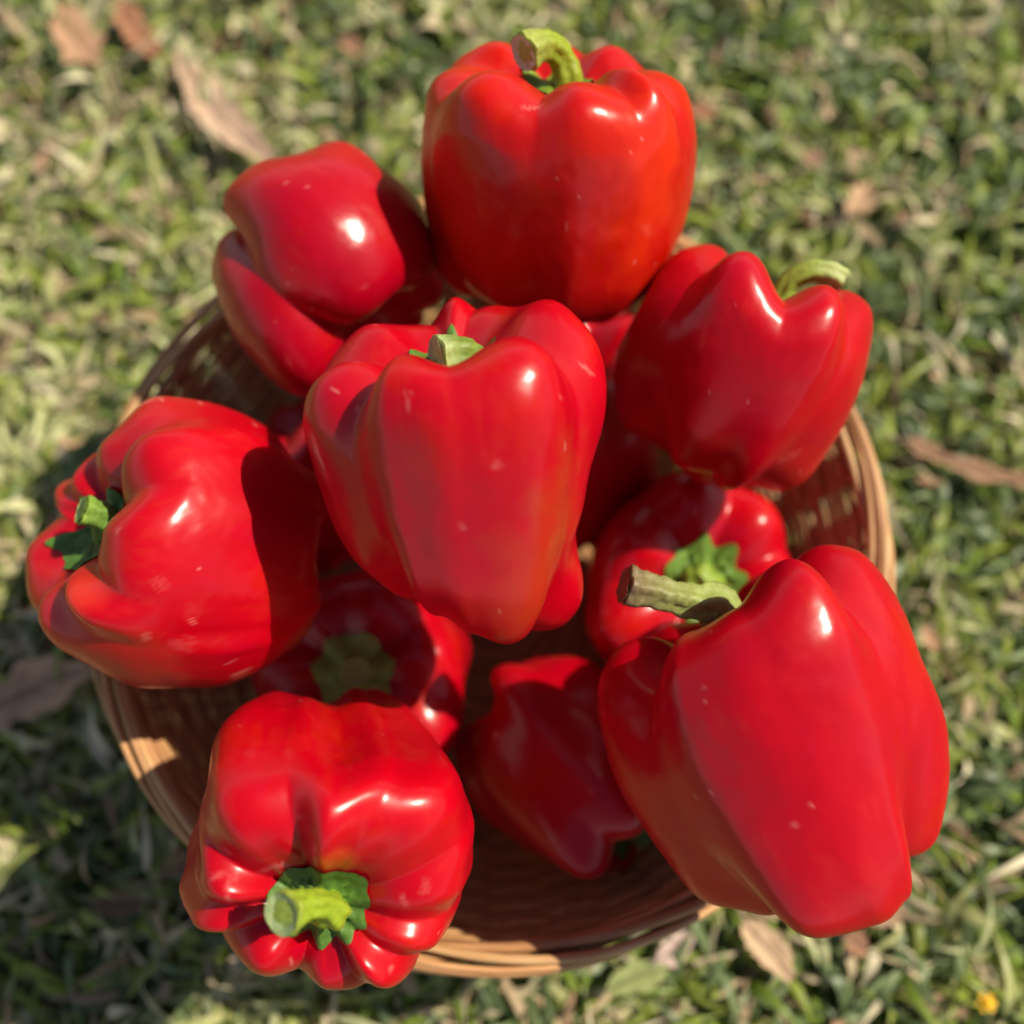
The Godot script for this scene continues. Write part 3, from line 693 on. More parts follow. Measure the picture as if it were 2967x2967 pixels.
		"marks": [[0.226, 0.486, 0.0019, 0.0009, 0.3, 0.3], [0.013, 0.405, 0.0010, 0.0013, 0, 0.3], [6.044, 0.591, 0.0009, 0.0020, 0.2, 0.4], [1.206, 0.610, 0.0012, 0.0030, 0.3, 0.42], [0.226, 0.286, 0.0008, 0.0008, 0, 0.6], [0.666, 0.498, 0.0004, 0.0012, 0.3, 0.6], [0.603, 0.575, 0.0005, 0.0005, 0, 0.5], [5.316, 0.641, 0.0007, 0.0016, 1.2, 0.5], [5.529, 0.629, 0.0004, 0.0018, 0.2, 0.5]],
		"calyx": {"points": 5, "reach": 0.12, "wrinkle": 0.0022, "color": Color(0.130, 0.250, 0.040), "tooth": 0.16},
		"stem": {"path": [Vector3(0.0002, 0.0716, 0.0000), Vector3(0.0051, 0.0741, 0.0033), Vector3(0.0015, 0.0755, 0.0059), Vector3(-0.0026, 0.0755, 0.0077)], "radii": [0.0052, 0.0050, 0.0048, 0.0054], "color": Color(0.200, 0.300, 0.050), "end_color": Color(0.450, 0.550, 0.220), "cut_color": Color(0.550, 0.620, 0.340), "blend": 0.55, "ridge": 0.11, "gnarl": 0.16},
	})
	list.append({"label": "red many lobed pepper on the left rim with a short stem pointing out sideways", "seed": 5.0,
		"at": Vector3(-0.05954, 0.13867, 0.01244), "side": Vector3(0.09446, 0.23863, -0.96651), "up": Vector3(-0.86243, 0.50457, 0.04029), "front": Vector3(0.49729, 0.82974, 0.25346),
		"radius": 0.04184, "length": 0.07090, "taper": 0.84, "cavity": 0.8, "crease": 1.0, "fold": 0.0, "bend_front": -0.00181, "bend_side": -0.00011,
		"valleys": [0.409, 1.073, 1.974, 2.538, 2.897, 4.511, 5.474, 5.879], "depth": [1.20, 1.30, 1.20, 1.20, 1.30, 1.20, 1.30, 1.40], "run": [0.40, 0.60, 0.60, 0.60, 0.60, 0.40, 0.10, 0.00],
		"swells": [[Vector3(0.0341, 0.0603, 0.0007), Vector3(-0.00172, -0.00109, 0.00051)], [Vector3(0.0355, 0.0585, 0.0009), Vector3(-0.00053, -0.00039, 0.00019)], [Vector3(0.0376, 0.0553, 0.0021), Vector3(0.00183, 0.00099, -0.00044)], [Vector3(0.0396, 0.0519, 0.0024), Vector3(0.00181, 0.00102, -0.00046)], [Vector3(0.0417, 0.0470, 0.0027), Vector3(-0.00034, -0.00030, 0.00015)], [Vector3(0.0433, 0.0415, 0.0041), Vector3(-0.00022, -0.00045, 0.00024)], [Vector3(0.0436, 0.0312, 0.0041), Vector3(-0.00091, 0.00028, -0.00022)], [Vector3(0.0410, 0.0247, 0.0070), Vector3(-0.00043, 0.00011, -0.00009)], [Vector3(0.0387, 0.0200, 0.0065), Vector3(0.00035, -0.00008, 0.00007)], [Vector3(0.0350, 0.0151, 0.0076), Vector3(0.00026, -0.00015, 0.00010)], [Vector3(-0.0033, 0.0025, 0.0237), Vector3(0.00002, 0.00062, -0.00035)], [Vector3(-0.0078, 0.0013, 0.0229), Vector3(-0.00010, -0.00050, 0.00028)], [Vector3(-0.0126, -0.0017, 0.0181), Vector3(0.00018, 0.00044, -0.00024)], [Vector3(-0.0240, -0.0015, 0.0101), Vector3(-0.00018, -0.00018, 0.00009)], [Vector3(-0.0324, 0.0062, 0.0110), Vector3(0.00040, 0.00040, -0.00020)], [Vector3(-0.0437, 0.0362, 0.0112), Vector3(0.00115, 0.00000, 0.00007)], [Vector3(-0.0435, 0.0421, 0.0111), Vector3(0.00045, 0.00002, 0.00002)], [Vector3(-0.0427, 0.0479, 0.0108), Vector3(-0.00091, 0.00010, -0.00012)], [Vector3(-0.0393, 0.0597, 0.0082), Vector3(0.00082, -0.00017, 0.00015)], [Vector3(-0.0329, 0.0720, 0.0058), Vector3(0.00052, -0.00054, 0.00034)], [Vector3(-0.0282, 0.0757, 0.0051), Vector3(0.00033, -0.00037, 0.00023)], [Vector3(-0.0220, 0.0760, -0.0194), Vector3(-0.00052, 0.00146, -0.00087)], [Vector3(-0.0198, 0.0777, -0.0215), Vector3(0.00017, -0.00039, 0.00023)], [Vector3(-0.0140, 0.0798, -0.0235), Vector3(0.00081, -0.00295, 0.00173)], [Vector3(-0.0078, 0.0783, -0.0237), Vector3(-0.00012, 0.00076, -0.00044)], [Vector3(-0.0031, 0.0751, -0.0243), Vector3(-0.00037, 0.00218, -0.00126)], [Vector3(0.0012, 0.0720, -0.0251), Vector3(0.00005, -0.00119, 0.00068)], [Vector3(0.0078, 0.0724, -0.0234), Vector3(0.00039, 0.00044, -0.00022)], [Vector3(0.0120, 0.0730, -0.0285), Vector3(-0.00030, -0.00109, 0.00060)], [Vector3(0.0180, 0.0697, -0.0156), Vector3(-0.00099, -0.00085, 0.00042)], [Vector3(0.0210, 0.0671, -0.0160), Vector3(-0.00072, -0.00105, 0.00055)], [Vector3(0.0236, 0.0634, -0.0157), Vector3(0.00155, 0.00157, -0.00079)], [Vector3(0.0284, 0.0638, -0.0012), Vector3(0.00136, 0.00103, -0.00050)], [Vector3(0.0324, 0.0618, 0.0006), Vector3(-0.00183, -0.00112, 0.00052)]],
		"top": [0.039, -0.130, -0.282, -0.015, -0.136, -0.121, 0.029, 0.013], "middle": [-0.015, 0.176, 0.017, 0.000, -0.003, 0.199, 0.012, -0.018], "tip": [0.017, -0.066, 0.000, 0.000, -0.001, -0.046, 0.009, -0.027], "shoulder": [-0.137, -0.087, -0.007, 0.037, 0.131, 0.086, 0.017, -0.082], "foot": [0.032, -0.071, -0.008, -0.002, -0.000, 0.040, 0.023, -0.037],
		"tint": Color(0.459, 0.001, 0.010),
		"stains": [[5.73, 0.691, 0.20, 0.060, Color(0.660, 0.030, 0.010), 0.6]],
		"marks": [[1.433, 0.575, 0.0045, 0.0013, 1.0, 0.5], [1.420, 0.544, 0.0040, 0.0007, 0.2, 0.6], [1.395, 0.467, 0.0022, 0.0008, 0.2, 0.55], [1.257, 0.367, 0.0022, 0.0010, 0.2, 0.4], [5.215, 0.351, 0.0036, 0.0009, 1.9, 0.75], [5.378, 0.382, 0.0024, 0.0005, 2.2, 0.55], [5.617, 0.529, 0.0022, 0.0014, 0, 0.35], [5.755, 0.467, 0.0010, 0.0005, 0.9, 0.55], [0.038, 0.668, 0.0014, 0.0012, 0.5, 0.4], [6.007, 0.560, 0.0035, 0.0020, 1, 0.12], [5.567, 0.471, 0.0050, 0.0025, 1, 0.12], [6.120, 0.486, 0.0006, 0.0006, 0, 0.6]],
		"calyx": {"points": 6, "reach": 0.15, "wrinkle": 0.0026, "color": Color(0.100, 0.220, 0.040), "tooth": 0.24},
		"stem": {"path": [Vector3(-0.0000, 0.0580, -0.0001), Vector3(0.0043, 0.0612, 0.0052), Vector3(0.0055, 0.0647, 0.0068), Vector3(0.0063, 0.0680, 0.0072)], "radii": [0.0052, 0.0042, 0.0038, 0.0043], "color": Color(0.160, 0.300, 0.050), "end_color": Color(0.260, 0.420, 0.070), "cut_color": Color(0.520, 0.660, 0.200), "blend": 0.55, "ridge": 0.11, "gnarl": 0.16},
	})
	list.append({"label": "red pepper in front with its dark green calyx and cut stem turned to the viewer", "seed": 6.0,
		"at": Vector3(-0.05217, 0.12214, 0.07554), "side": Vector3(-0.98505, 0.17128, 0.01844), "up": Vector3(0.15155, 0.81074, 0.56545), "front": Vector3(0.08190, 0.55979, -0.82458),
		"radius": 0.03963, "length": 0.08207, "taper": 0.86, "cavity": 0.62, "crease": 1.0, "fold": 0.0, "bend_front": 0.00489, "bend_side": 0.00194,
		"valleys": [0.228, 1.026, 1.587, 2.004, 2.958, 3.599, 4.138, 4.583, 5.183, 5.852], "depth": [1.20, 1.40, 1.50, 1.50, 1.40, 1.30, 1.50, 1.20, 0.70, 0.45], "run": [0.15, 0.50, 0.80, 0.80, 0.90, 0.80, 0.90, 0.60, 0.30, 0.20],
		"swells": [[Vector3(0.0294, 0.0509, 0.0284), Vector3(-0.00025, 0.00008, -0.00013)], [Vector3(0.0287, 0.0386, 0.0291), Vector3(0.00036, -0.00012, 0.00018)], [Vector3(0.0199, 0.0138, 0.0291), Vector3(-0.00027, 0.00037, -0.00103)], [Vector3(0.0146, 0.0113, 0.0287), Vector3(-0.00002, -0.00016, 0.00053)], [Vector3(0.0089, 0.0096, 0.0272), Vector3(0.00033, -0.00055, 0.00160)], [Vector3(0.0046, 0.0115, 0.0284), Vector3(-0.00016, 0.00034, -0.00101)], [Vector3(0.0017, 0.0093, 0.0265), Vector3(-0.00003, 0.00043, -0.00137)], [Vector3(-0.0015, 0.0086, 0.0251), Vector3(-0.00002, 0.00024, -0.00077)], [Vector3(-0.0058, 0.0040, 0.0243), Vector3(0.00004, -0.00029, 0.00092)], [Vector3(-0.0102, 0.0055, 0.0261), Vector3(-0.00028, -0.00046, 0.00165)], [Vector3(-0.0170, -0.0004, 0.0243), Vector3(0.00007, 0.00019, -0.00067)], [Vector3(-0.0209, 0.0057, 0.0256), Vector3(0.00028, 0.00020, -0.00080)], [Vector3(-0.0287, 0.0206, 0.0235), Vector3(0.00018, 0.00003, -0.00019)], [Vector3(-0.0392, 0.0516, 0.0168), Vector3(-0.00028, 0.00001, 0.00012)], [Vector3(-0.0392, 0.0681, 0.0043), Vector3(0.00074, -0.00019, 0.00017)], [Vector3(-0.0369, 0.0634, -0.0083), Vector3(-0.00084, 0.00028, -0.00042)], [Vector3(-0.0342, 0.0694, -0.0108), Vector3(0.00090, -0.00036, 0.00064)], [Vector3(-0.0307, 0.0747, -0.0116), Vector3(0.00057, -0.00024, 0.00044)], [Vector3(-0.0276, 0.0747, -0.0130), Vector3(-0.00068, 0.00032, -0.00065)], [Vector3(-0.0251, 0.0710, -0.0210), Vector3(-0.00078, 0.00046, -0.00103)], [Vector3(-0.0226, 0.0743, -0.0231), Vector3(0.00062, -0.00043, 0.00103)], [Vector3(-0.0199, 0.0780, -0.0222), Vector3(0.00061, -0.00050, 0.00125)], [Vector3(-0.0159, 0.0786, -0.0209), Vector3(-0.00022, 0.00015, -0.00036)], [Vector3(-0.0102, 0.0703, -0.0267), Vector3(-0.00029, 0.00075, -0.00225)], [Vector3(-0.0035, 0.0715, -0.0283), Vector3(0.00010, -0.00051, 0.00158)], [Vector3(-0.0005, 0.0703, -0.0275), Vector3(0.00008, -0.00052, 0.00165)], [Vector3(0.0026, 0.0673, -0.0250), Vector3(-0.00003, 0.00018, -0.00057)], [Vector3(0.0062, 0.0676, -0.0229), Vector3(0.00007, 0.00033, -0.00110)], [Vector3(0.0098, 0.0690, -0.0232), Vector3(0.00014, 0.00010, -0.00040)], [Vector3(0.0144, 0.0726, -0.0206), Vector3(0.00008, -0.00010, 0.00027)], [Vector3(0.0164, 0.0721, -0.0201), Vector3(-0.00014, -0.00011, 0.00042)], [Vector3(0.0196, 0.0692, -0.0191), Vector3(-0.00049, -0.00009, 0.00059)], [Vector3(0.0237, 0.0635, -0.0160), Vector3(0.00049, 0.00009, -0.00058)], [Vector3(0.0321, 0.0674, -0.0076), Vector3(-0.00041, -0.00000, 0.00025)], [Vector3(0.0353, 0.0578, -0.0097), Vector3(-0.00050, 0.00002, 0.00021)], [Vector3(0.0369, 0.0499, -0.0097), Vector3(0.00134, -0.00011, -0.00042)], [Vector3(0.0376, 0.0447, -0.0101), Vector3(-0.00028, 0.00005, 0.00000)], [Vector3(0.0379, 0.0393, -0.0102), Vector3(-0.00153, 0.00014, 0.00045)], [Vector3(0.0375, 0.0319, -0.0088), Vector3(0.00091, -0.00012, -0.00013)], [Vector3(0.0368, 0.0244, -0.0091), Vector3(-0.00039, 0.00008, -0.00004)], [Vector3(0.0314, 0.0422, 0.0166), Vector3(-0.00061, 0.00017, -0.00019)]],
		"top": [0.046, -0.191, -0.137, -0.259, -0.178, -0.104, -0.064, 0.021, 0.205, -0.025], "middle": [0.175, -0.087, 0.111, 0.009, -0.000, 0.013, 0.017, 0.041, 0.024, -0.053], "tip": [-0.058, 0.002, 0.011, 0.000, -0.000, 0.000, 0.000, -0.002, 0.002, -0.108], "shoulder": [-0.051, -0.049, -0.085, -0.065, -0.073, 0.013, -0.015, -0.011, -0.005, 0.048], "foot": [-0.024, 0.002, -0.018, -0.002, 0.000, -0.002, -0.002, -0.003, 0.049, -0.069],
		"tint": Color(0.474, 0.001, 0.010),
		"stains": [[5.96, 0.815, 0.30, 0.050, Color(0.550, 0.070, 0.012), 0.7], [0.58, 0.865, 0.16, 0.040, Color(0.620, 0.030, 0.010), 0.6]],
		"marks": [[0.616, 0.842, 0.0034, 0.0016, 2.4, 0.42], [0.842, 0.807, 0.0030, 0.0010, 0.5, 0.3], [0.151, 0.707, 0.0024, 0.0005, 0, 0.4], [0.968, 0.683, 0.0012, 0.0020, 0.3, 0.35], [1.181, 0.683, 0.0014, 0.0020, 0.6, 0.28], [6.070, 0.286, 0.0014, 0.0010, 0, 0.5], [0.214, 0.332, 0.0005, 0.0005, 0, 0.8], [2.815, 0.734, 0.0007, 0.0035, 0.4, 0.5], [4.009, 0.703, 0.0014, 0.0010, 0, 0.4], [5.001, 0.730, 0.0030, 0.0013, 2.6, 0.18], [1.370, 0.741, 0.0035, 0.0008, 0.4, 0.35], [4.913, 0.776, 0.0026, 0.0008, 0.2, 0.3]],
		"calyx": {"points": 6, "reach": 0.155, "wrinkle": 0.0018, "color": Color(0.120, 0.250, 0.040), "tooth": 0.1},
		"stem": {"path": [Vector3(0.0004, 0.0706, 0.0009), Vector3(-0.0035, 0.0781, 0.0025), Vector3(-0.0014, 0.0815, 0.0074), Vector3(0.0022, 0.0843, 0.0100), Vector3(0.0058, 0.0867, 0.0105), Vector3(0.0082, 0.0892, 0.0114)], "radii": [0.0056, 0.0042, 0.0033, 0.0034, 0.0043, 0.0052], "color": Color(0.330, 0.460, 0.030), "end_color": Color(0.380, 0.500, 0.080), "cut_color": Color(0.500, 0.600, 0.270), "blend": 0.75, "ridge": 0.11, "gnarl": 0.16},
	})
	list.append({"label": "largest red pepper lying across the right front rim with a woody dry stem", "seed": 7.0,
		"at": Vector3(0.10107, 0.15107, 0.11463), "side": Vector3(0.90898, 0.25394, -0.33056), "up": Vector3(-0.37992, 0.17837, -0.90766), "front": Vector3(-0.17153, 0.95063, 0.25861),
		"radius": 0.04494, "length": 0.09293, "taper": 0.82, "cavity": 1.0, "crease": 1.0, "fold": 0.0, "bend_front": -0.00232, "bend_side": 0.00463,
		"valleys": [0.066, 0.888, 2.079, 3.208, 4.214, 5.480], "depth": [0.30, 1.50, 0.90, 0.90, 0.90, 1.50], "run": [0.15, 0.90, 0.60, 0.60, 0.60, 0.80],
		"swells": [[Vector3(-0.0235, 0.0873, 0.0018), Vector3(0.00024, -0.00051, -0.00009)], [Vector3(-0.0375, 0.0843, 0.0035), Vector3(0.00026, -0.00025, -0.00006)], [Vector3(-0.0414, 0.0796, 0.0041), Vector3(0.00030, -0.00026, -0.00007)], [Vector3(-0.0460, 0.0650, 0.0053), Vector3(0.00049, -0.00012, -0.00008)], [Vector3(-0.0459, 0.0472, 0.0067), Vector3(-0.00085, 0.00003, 0.00013)], [Vector3(-0.0450, 0.0408, 0.0077), Vector3(0.00070, 0.00006, -0.00010)], [Vector3(-0.0409, 0.0231, 0.0078), Vector3(0.00016, 0.00047, 0.00002)], [Vector3(-0.0348, 0.0113, 0.0072), Vector3(-0.00093, -0.00142, -0.00000)], [Vector3(-0.0307, 0.0067, 0.0061), Vector3(0.00090, 0.00163, 0.00003)], [Vector3(-0.0262, 0.0039, 0.0050), Vector3(0.00139, 0.00232, 0.00003)], [Vector3(-0.0213, 0.0036, 0.0066), Vector3(-0.00130, -0.00264, -0.00007)], [Vector3(-0.0144, 0.0053, 0.0289), Vector3(-0.00053, -0.00192, -0.00011)], [Vector3(-0.0095, -0.0011, 0.0265), Vector3(0.00043, 0.00194, 0.00013)], [Vector3(-0.0037, -0.0018, 0.0267), Vector3(-0.00004, 0.00053, 0.00006)], [Vector3(0.0065, -0.0008, 0.0257), Vector3(0.00009, -0.00123, -0.00014)], [Vector3(0.0098, -0.0006, 0.0245), Vector3(0.00017, -0.00048, -0.00007)], [Vector3(0.0152, -0.0001, 0.0214), Vector3(-0.00020, 0.00105, 0.00013)], [Vector3(0.0178, 0.0045, 0.0221), Vector3(-0.00027, 0.00062, 0.00010)], [Vector3(0.0221, 0.0047, 0.0045), Vector3(0.00050, -0.00092, -0.00017)], [Vector3(0.0308, 0.0066, 0.0023), Vector3(-0.00049, 0.00079, 0.00015)], [Vector3(0.0362, 0.0145, 0.0027), Vector3(-0.00036, 0.00022, 0.00007)], [Vector3(0.0427, 0.0344, 0.0066), Vector3(0.00071, -0.00021, -0.00013)], [Vector3(0.0455, 0.0502, 0.0059), Vector3(-0.00037, 0.00002, 0.00006)], [Vector3(0.0460, 0.0567, 0.0058), Vector3(-0.00084, -0.00016, 0.00011)], [Vector3(0.0447, 0.0757, 0.0071), Vector3(-0.00041, -0.00034, 0.00003)], [Vector3(0.0441, 0.0809, 0.0031), Vector3(0.00063, 0.00060, -0.00003)], [Vector3(0.0398, 0.0899, 0.0009), Vector3(-0.00049, -0.00056, 0.00002)], [Vector3(0.0343, 0.0927, 0.0011), Vector3(-0.00065, -0.00090, 0.00001)], [Vector3(0.0291, 0.0925, 0.0007), Vector3(0.00050, 0.00069, -0.00001)], [Vector3(0.0214, 0.0929, 0.0309), Vector3(0.00043, 0.00090, 0.00003)], [Vector3(0.0171, 0.0935, 0.0283), Vector3(-0.00042, -0.00092, -0.00003)], [Vector3(0.0126, 0.0903, -0.0281), Vector3(-0.00043, -0.00242, -0.00018)], [Vector3(0.0068, 0.0869, -0.0252), Vector3(0.00026, 0.00245, 0.00021)], [Vector3(0.0019, 0.0880, 0.0300), Vector3(-0.00002, -0.00062, -0.00006)], [Vector3(0.0001, 0.0878, 0.0316), Vector3(0.00003, -0.00097, -0.00010)], [Vector3(-0.0075, 0.0846, -0.0276), Vector3(0.00026, -0.00142, -0.00018)], [Vector3(-0.0121, 0.0855, -0.0292), Vector3(0.00022, -0.00112, -0.00014)], [Vector3(-0.0182, 0.0856, -0.0277), Vector3(-0.00048, 0.00176, 0.00025)]],
		"top": [0.124, -0.028, -0.021, 0.036, -0.015, 0.047], "middle": [-0.020, 0.135, -0.001, 0.004, 0.042, -0.036], "tip": [-0.034, -0.038, -0.000, 0.001, 0.076, 0.106], "shoulder": [0.013, 0.004, -0.013, -0.072, -0.047, -0.073], "foot": [0.007, -0.049, -0.000, 0.000, -0.037, 0.027],
		"tint": Color(0.437, 0.001, 0.010),
		"stains": [],
		"marks": [[0.075, 0.398, 0.0009, 0.0009, 0, 0.42], [6.208, 0.382, 0.0009, 0.0009, 0, 0.38], [6.044, 0.587, 0.0010, 0.0006, 0.8, 0.4], [6.032, 0.564, 0.0005, 0.0008, 0.3, 0.4], [5.843, 0.452, 0.0005, 0.0007, 0.2, 0.55], [5.705, 0.452, 0.0005, 0.0008, 0.3, 0.5]],
		"calyx": {"points": 5, "reach": 0.12, "wrinkle": 0.0012, "color": Color(0.160, 0.260, 0.040), "tooth": 0.24},
		"stem": {"path": [Vector3(-0.0002, 0.0721, 0.0001), Vector3(-0.0010, 0.0872, 0.0046), Vector3(-0.0059, 0.0907, 0.0087), Vector3(-0.0120, 0.0953, 0.0111), Vector3(-0.0173, 0.0995, 0.0133), Vector3(-0.0217, 0.1028, 0.0153)], "radii": [0.0062, 0.0056, 0.0046, 0.0043, 0.0046, 0.0054], "color": Color(0.340, 0.420, 0.120), "end_color": Color(0.240, 0.180, 0.100), "cut_color": Color(0.220, 0.160, 0.090), "blend": 0.35, "ridge": 0.16, "gnarl": 0.26},
	})
	list.append({"label": "red pepper low in the basket below the woody stem, with crinkled calyx facing up", "seed": 8.0,
		"at": Vector3(0.06842, 0.04023, -0.00145), "side": Vector3(0.00198, -0.23116, 0.97291), "up": Vector3(0.09434, 0.96862, 0.22995), "front": Vector3(-0.99554, 0.09133, 0.02372),
		"radius": 0.04066, "length": 0.07582, "taper": 0.85, "cavity": 0.5, "crease": 1.0, "fold": 0.0, "bend_front": 0.00075, "bend_side": -0.00126,
		"valleys": [0.005, 0.963, 1.658, 2.618, 3.492, 4.367, 5.322], "depth": [1.00, 0.80, 1.00, 0.80, 1.00, 0.80, 0.90], "run": [0.70, 0.70, 0.70, 0.70, 0.70, 0.70, 0.70],
		"swells": [[Vector3(-0.0299, 0.0647, -0.0241), Vector3(-0.00048, 0.00008, -0.00055)], [Vector3(-0.0256, 0.0663, -0.0281), Vector3(0.00054, -0.00013, 0.00098)], [Vector3(-0.0193, 0.0645, -0.0312), Vector3(0.00006, 0.00004, -0.00045)], [Vector3(-0.0137, 0.0616, -0.0332), Vector3(-0.00026, 0.00008, -0.00064)], [Vector3(-0.0094, 0.0619, -0.0349), Vector3(0.00034, -0.00020, 0.00189)], [Vector3(0.0120, 0.0493, 0.0390), Vector3(0.00013, -0.00006, 0.00054)], [Vector3(0.0199, 0.0566, 0.0386), Vector3(-0.00058, 0.00012, -0.00089)], [Vector3(0.0272, 0.0558, 0.0332), Vector3(0.00065, -0.00011, 0.00070)], [Vector3(0.0045, 0.0448, 0.0377), Vector3(-0.00013, 0.00011, -0.00104)]],
		"top": [0.094, 0.070, 0.000, -0.035, -0.021, 0.008, -0.060], "middle": [-0.010, 0.019, 0.000, -0.002, 0.004, -0.000, -0.042], "tip": [-0.004, 0.000, 0.000, -0.000, 0.000, -0.000, -0.003], "shoulder": [0.002, -0.003, 0.000, -0.004, -0.003, 0.003, 0.007], "foot": [-0.002, 0.001, 0.000, 0.000, -0.000, -0.000, -0.002],
		"tint": Color(0.444, 0.001, 0.010),
		"stains": [],
		"marks": [],
		"calyx": {"points": 9, "reach": 0.17, "wrinkle": 0.0042, "color": Color(0.170, 0.310, 0.050), "tooth": 0.14},
		"stem": {"path": [Vector3(-0.0003, 0.0665, 0.0002), Vector3(-0.0000, 0.0733, 0.0030), Vector3(0.0004, 0.0761, 0.0045)], "radii": [0.0075, 0.0062, 0.0030], "color": Color(0.260, 0.400, 0.050), "end_color": Color(0.300, 0.440, 0.050), "cut_color": Color(0.300, 0.440, 0.050), "blend": 0.55, "ridge": 0.11, "gnarl": 0.16},
	})
	list.append({"label": "shaded red pepper deep in the basket with its olive calyx facing straight up", "seed": 9.0,
		"at": Vector3(-0.04256, 0.04741, 0.02904), "side": Vector3(-0.52983, 0.20315, -0.82341), "up": Vector3(-0.06616, 0.95803, 0.27893), "front": Vector3(0.84552, 0.20226, -0.49415),
		"radius": 0.03916, "length": 0.06370, "taper": 0.85, "cavity": 0.32, "crease": 1.0, "fold": 0.0, "bend_front": 0.00185, "bend_side": 0.00123,
		"valleys": [0.086, 1.222, 2.095, 2.968, 3.927, 4.579, 5.430], "depth": [0.80, 0.80, 1.00, 0.80, 1.00, 1.00, 0.80], "run": [0.70, 0.70, 0.70, 0.70, 0.70, 0.70, 0.70],
		"swells": [[Vector3(-0.0169, 0.0212, 0.0319), Vector3(-0.00040, -0.00005, 0.00074)], [Vector3(-0.0214, 0.0292, 0.0297), Vector3(0.00043, 0.00005, -0.00070)], [Vector3(-0.0266, 0.0379, 0.0269), Vector3(0.00157, 0.00015, -0.00147)], [Vector3(-0.0294, 0.0392, 0.0241), Vector3(0.00022, 0.00002, -0.00015)], [Vector3(-0.0323, 0.0394, 0.0213), Vector3(-0.00143, -0.00013, 0.00119)], [Vector3(-0.0377, 0.0484, 0.0177), Vector3(-0.00046, -0.00003, 0.00014)], [Vector3(-0.0410, 0.0502, 0.0132), Vector3(0.00059, 0.00004, -0.00025)], [Vector3(0.0330, 0.0428, 0.0093), Vector3(-0.00036, -0.00001, -0.00012)]],
		"top": [-0.077, -0.078, 0.007, 0.003, 0.000, 0.120, -0.098], "middle": [-0.023, -0.024, 0.001, 0.001, 0.000, -0.001, 0.038], "tip": [-0.000, -0.000, 0.000, 0.000, 0.000, -0.003, 0.069], "shoulder": [-0.003, -0.003, 0.002, 0.001, 0.000, 0.004, 0.002], "foot": [0.001, 0.001, -0.000, -0.000, 0.000, -0.002, 0.007],
		"tint": Color(0.421, 0.001, 0.010),
		"stains": [],
		"marks": [],
		"calyx": {"points": 8, "reach": 0.165, "wrinkle": 0.001, "color": Color(0.360, 0.380, 0.070), "tooth": 0.06},
		"stem": {"path": [Vector3(0.0005, 0.0577, 0.0007), Vector3(0.0005, 0.0636, 0.0025), Vector3(-0.0001, 0.0676, 0.0031)], "radii": [0.0062, 0.0052, 0.0048], "color": Color(0.300, 0.320, 0.050), "end_color": Color(0.400, 0.360, 0.080), "cut_color": Color(0.440, 0.400, 0.120), "blend": 0.55, "ridge": 0.11, "gnarl": 0.16},
	})
